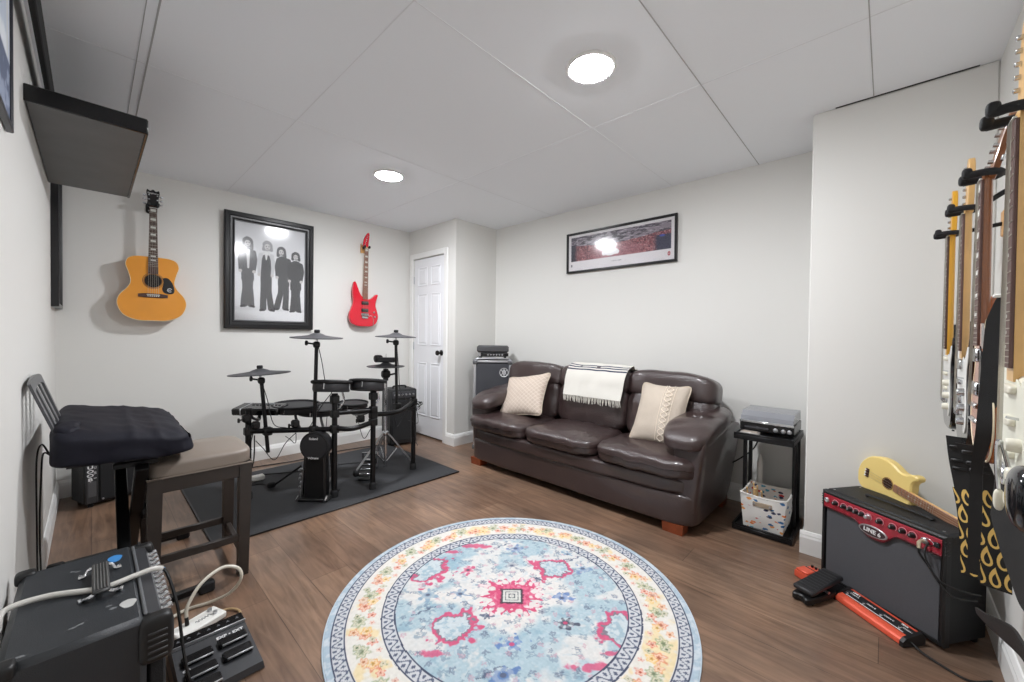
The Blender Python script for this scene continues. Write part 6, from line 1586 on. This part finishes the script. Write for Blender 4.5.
# effects board, white pedal and clear cable beside it
def make_pedalboard():
    t = thing('effects_board', 'black multi-effects pedal board with silver edged treadles on the floor by the near amplifier', 'pedal board', (.31, 1.73, 0))
    x0, x1, y0, y1 = .19, .42, 1.58, 1.89
    PB = mat('graphite_case', (54, 55, 58), .45)
    MB().add([(x0, y0, .004), (x1, y0, .004), (x1, y1, .004), (x0, y1, .004), (x0+.004, y0+.004, .028), (x1-.004, y0+.004, .028), (x1-.004, y1-.004, .048), (x0+.004, y1-.004, .048)], [[3, 2, 1, 0], [4, 5, 6, 7], [0, 1, 5, 4], [1, 2, 6, 5], [2, 3, 7, 6], [3, 0, 4, 7]]).build('case', PB, t, world=True, smooth=False)
    def top(y): return .028+.02*(y-y0)/(y1-y0)
    al = math.atan2(.02, y1-y0)
    def Mt(x, y, z=0.): return frame((1, 0, 0), (0, math.cos(al), math.sin(al)), (0, -math.sin(al), math.cos(al)), (x, y, top(y)+z))
    MB().box((0, 0, .004), (.222, .050, .012), .003, 0, Mt(.305, 1.857)).build('button_bar', SATIN, t, world=True)
    for i in range(7): MB().prism([(-.006, -.005), (.006, -.005), (0, .006)], .009, .0115, M=Mt(.215+.03*i, 1.857)).build('button_mark', mat('button_grey', (84, 85, 88), .5), t, world=True)
    MB().box((0, 0, .006), (.226, .005, .012), .001, 0, Mt(.305, 1.829)).build('silver_strip', SILVER, t, world=True)
    for i, (x, y) in enumerate(((.36, 1.752), (.36, 1.675), (.255, 1.742), (.255, 1.668), (.255, 1.60))):
        tr = MB(); tr.box((0, 0, .008), (.088, .046, .014), .005, 0, Mt(x, y)); o = tr.build('treadle', SATIN, t, world=True)
        MB().box((.004, -.021, .013), (.078, .005, .006), .001, 0, Mt(x, y)).build('silver_edge', SILVER, o, world=True)
    text('lettering', 'EXP • EXT', .019, Mt(.36, 1.795, .0015), LETTER, t, bold=.0005)
    text('lettering', 'CTL', .014, Mt(.222, 1.705, .0015), LETTER, t)
    for x in (x0+.03, x1-.03):
        for y in (y0+.03, y1-.03): MB().cyl((x, y, 0), (x, y, .006), .012).build('rubber_foot', RUBBER, t, world=True)
    w = thing('white_pedal', 'flat white pedal box with scribbled lettering behind the black effects board', 'pedal', (.29, 1.98, 0))
    Mw = frame(Vector((.93, .36, 0)).normalized(), Vector((-.36, .93, 0)).normalized(), (0, 0, 1), (.292, 1.985, 0))
    MB().box((0, 0, .017), (.17, .085, .026), .005, 0, Mw).build('housing', WHITEP, w, world=True)
    for k in range(2): MB().lathe([(.008, 0), (.008, .010), (.001, .011)], Mw @ Matrix.Translation((.055, .02-.035*k, .03)), 12).build('knob', SILVER, w, world=True)
    MB().tube([Mw @ Vector((-.01+.055*i/24, -.004+.007*math.sin(i*1.3), .0308)) for i in range(25)], .0012, 4).build('script_mark', mat('grey_ink', (120, 120, 124), .6), w, world=True)
    for x in (-.06, .06): MB().box((x, 0, .002), (.014, .07, .004), .001, 0, Mw).build('rubber_foot', RUBBER, w, world=True)
    c = thing('clear_cable', 'translucent pale cable looping up and over from the white pedal to the floor', 'cable', (.3, 2.05, 0))
    MB().cyl((.258, 1.985, .031), (.256, 1.99, .062), .0075, .006, seg=12).build('jack_plug', BLACK, c, world=True)
    MB().tube(spline([(.256, 1.99, .06), (.262, 2.0, .10), (.31, 2.03, .155), (.385, 2.06, .175), (.44, 2.05, .155), (.45, 2.04, .11), (.42, 2.07, .05), (.36, 2.12, .012), (.27, 2.14, .008), (.19, 2.10, .008)], 8),   .0066, 8).build('cord', CLEAR, c, world=True)
    MB().tube(spline([(.34, 2.02, .008), (.40, 2.02, .008), (.43, 1.97, .008), (.41, 1.92, .008), (.38, 1.905, .02)], 8), .0048, 8).build('coil', mat('amber_cable', (178, 150, 112), .35), c, world=True)
    d = thing('patch_cable', 'black patch cable with a blue collar running from the near amplifier onto the effects board', 'cable', (.19, 1.8, .2))
    MB().tube(spline([(.158, 1.79, .38), (.175, 1.76, .37), (.195, 1.70, .28), (.205, 1.65, .15), (.215, 1.62, .07), (.225, 1.62, .052)], 8), .0045, 8).build('cord', CABLE, d, world=True)
    MB().cyl((.150, 1.795, .383), (.168, 1.775, .378), .0075, seg=10).build('blue_collar', mat('blue_collar', (96, 140, 176), .4), d, world=True)
make_pedalboard()

# ------------------------------------------------------------------ camera, world, view
R_ = (.68609737, -.72740599, .01228549); U_ = (.00215423, .01891829, .99981871); F_ = (.72750654, .68594652, -.01454679)
cam = bpy.data.cameras.new('camera'); cam.sensor_fit = 'HORIZONTAL'; cam.sensor_width = 36; cam.lens = 397.125*36/1024; cam.clip_start = .02
co = bpy.data.objects.new('camera', cam); COL.objects.link(co)
co.matrix_world = frame(R_, U_, [-v for v in F_], (0, 0, 1.19)); sc.camera = co
wd = bpy.data.worlds.new('world'); sc.world = wd; wd.use_nodes = True
wd.node_tree.nodes['Background'].inputs['Color'].default_value = (.5, .5, .5, 1); wd.node_tree.nodes['Background'].inputs['Strength'].default_value = .3
vs_ = sc.view_settings; vs_.view_transform = 'Standard'; vs_.look = 'None'; vs_.exposure = 1.1; vs_.gamma = 1; vs_.use_curve_mapping = False
sc.cycles.use_denoising = True; sc.cycles.max_bounces = 10; sc.cycles.diffuse_bounces = 7; sc.cycles.sample_clamp_indirect = 6
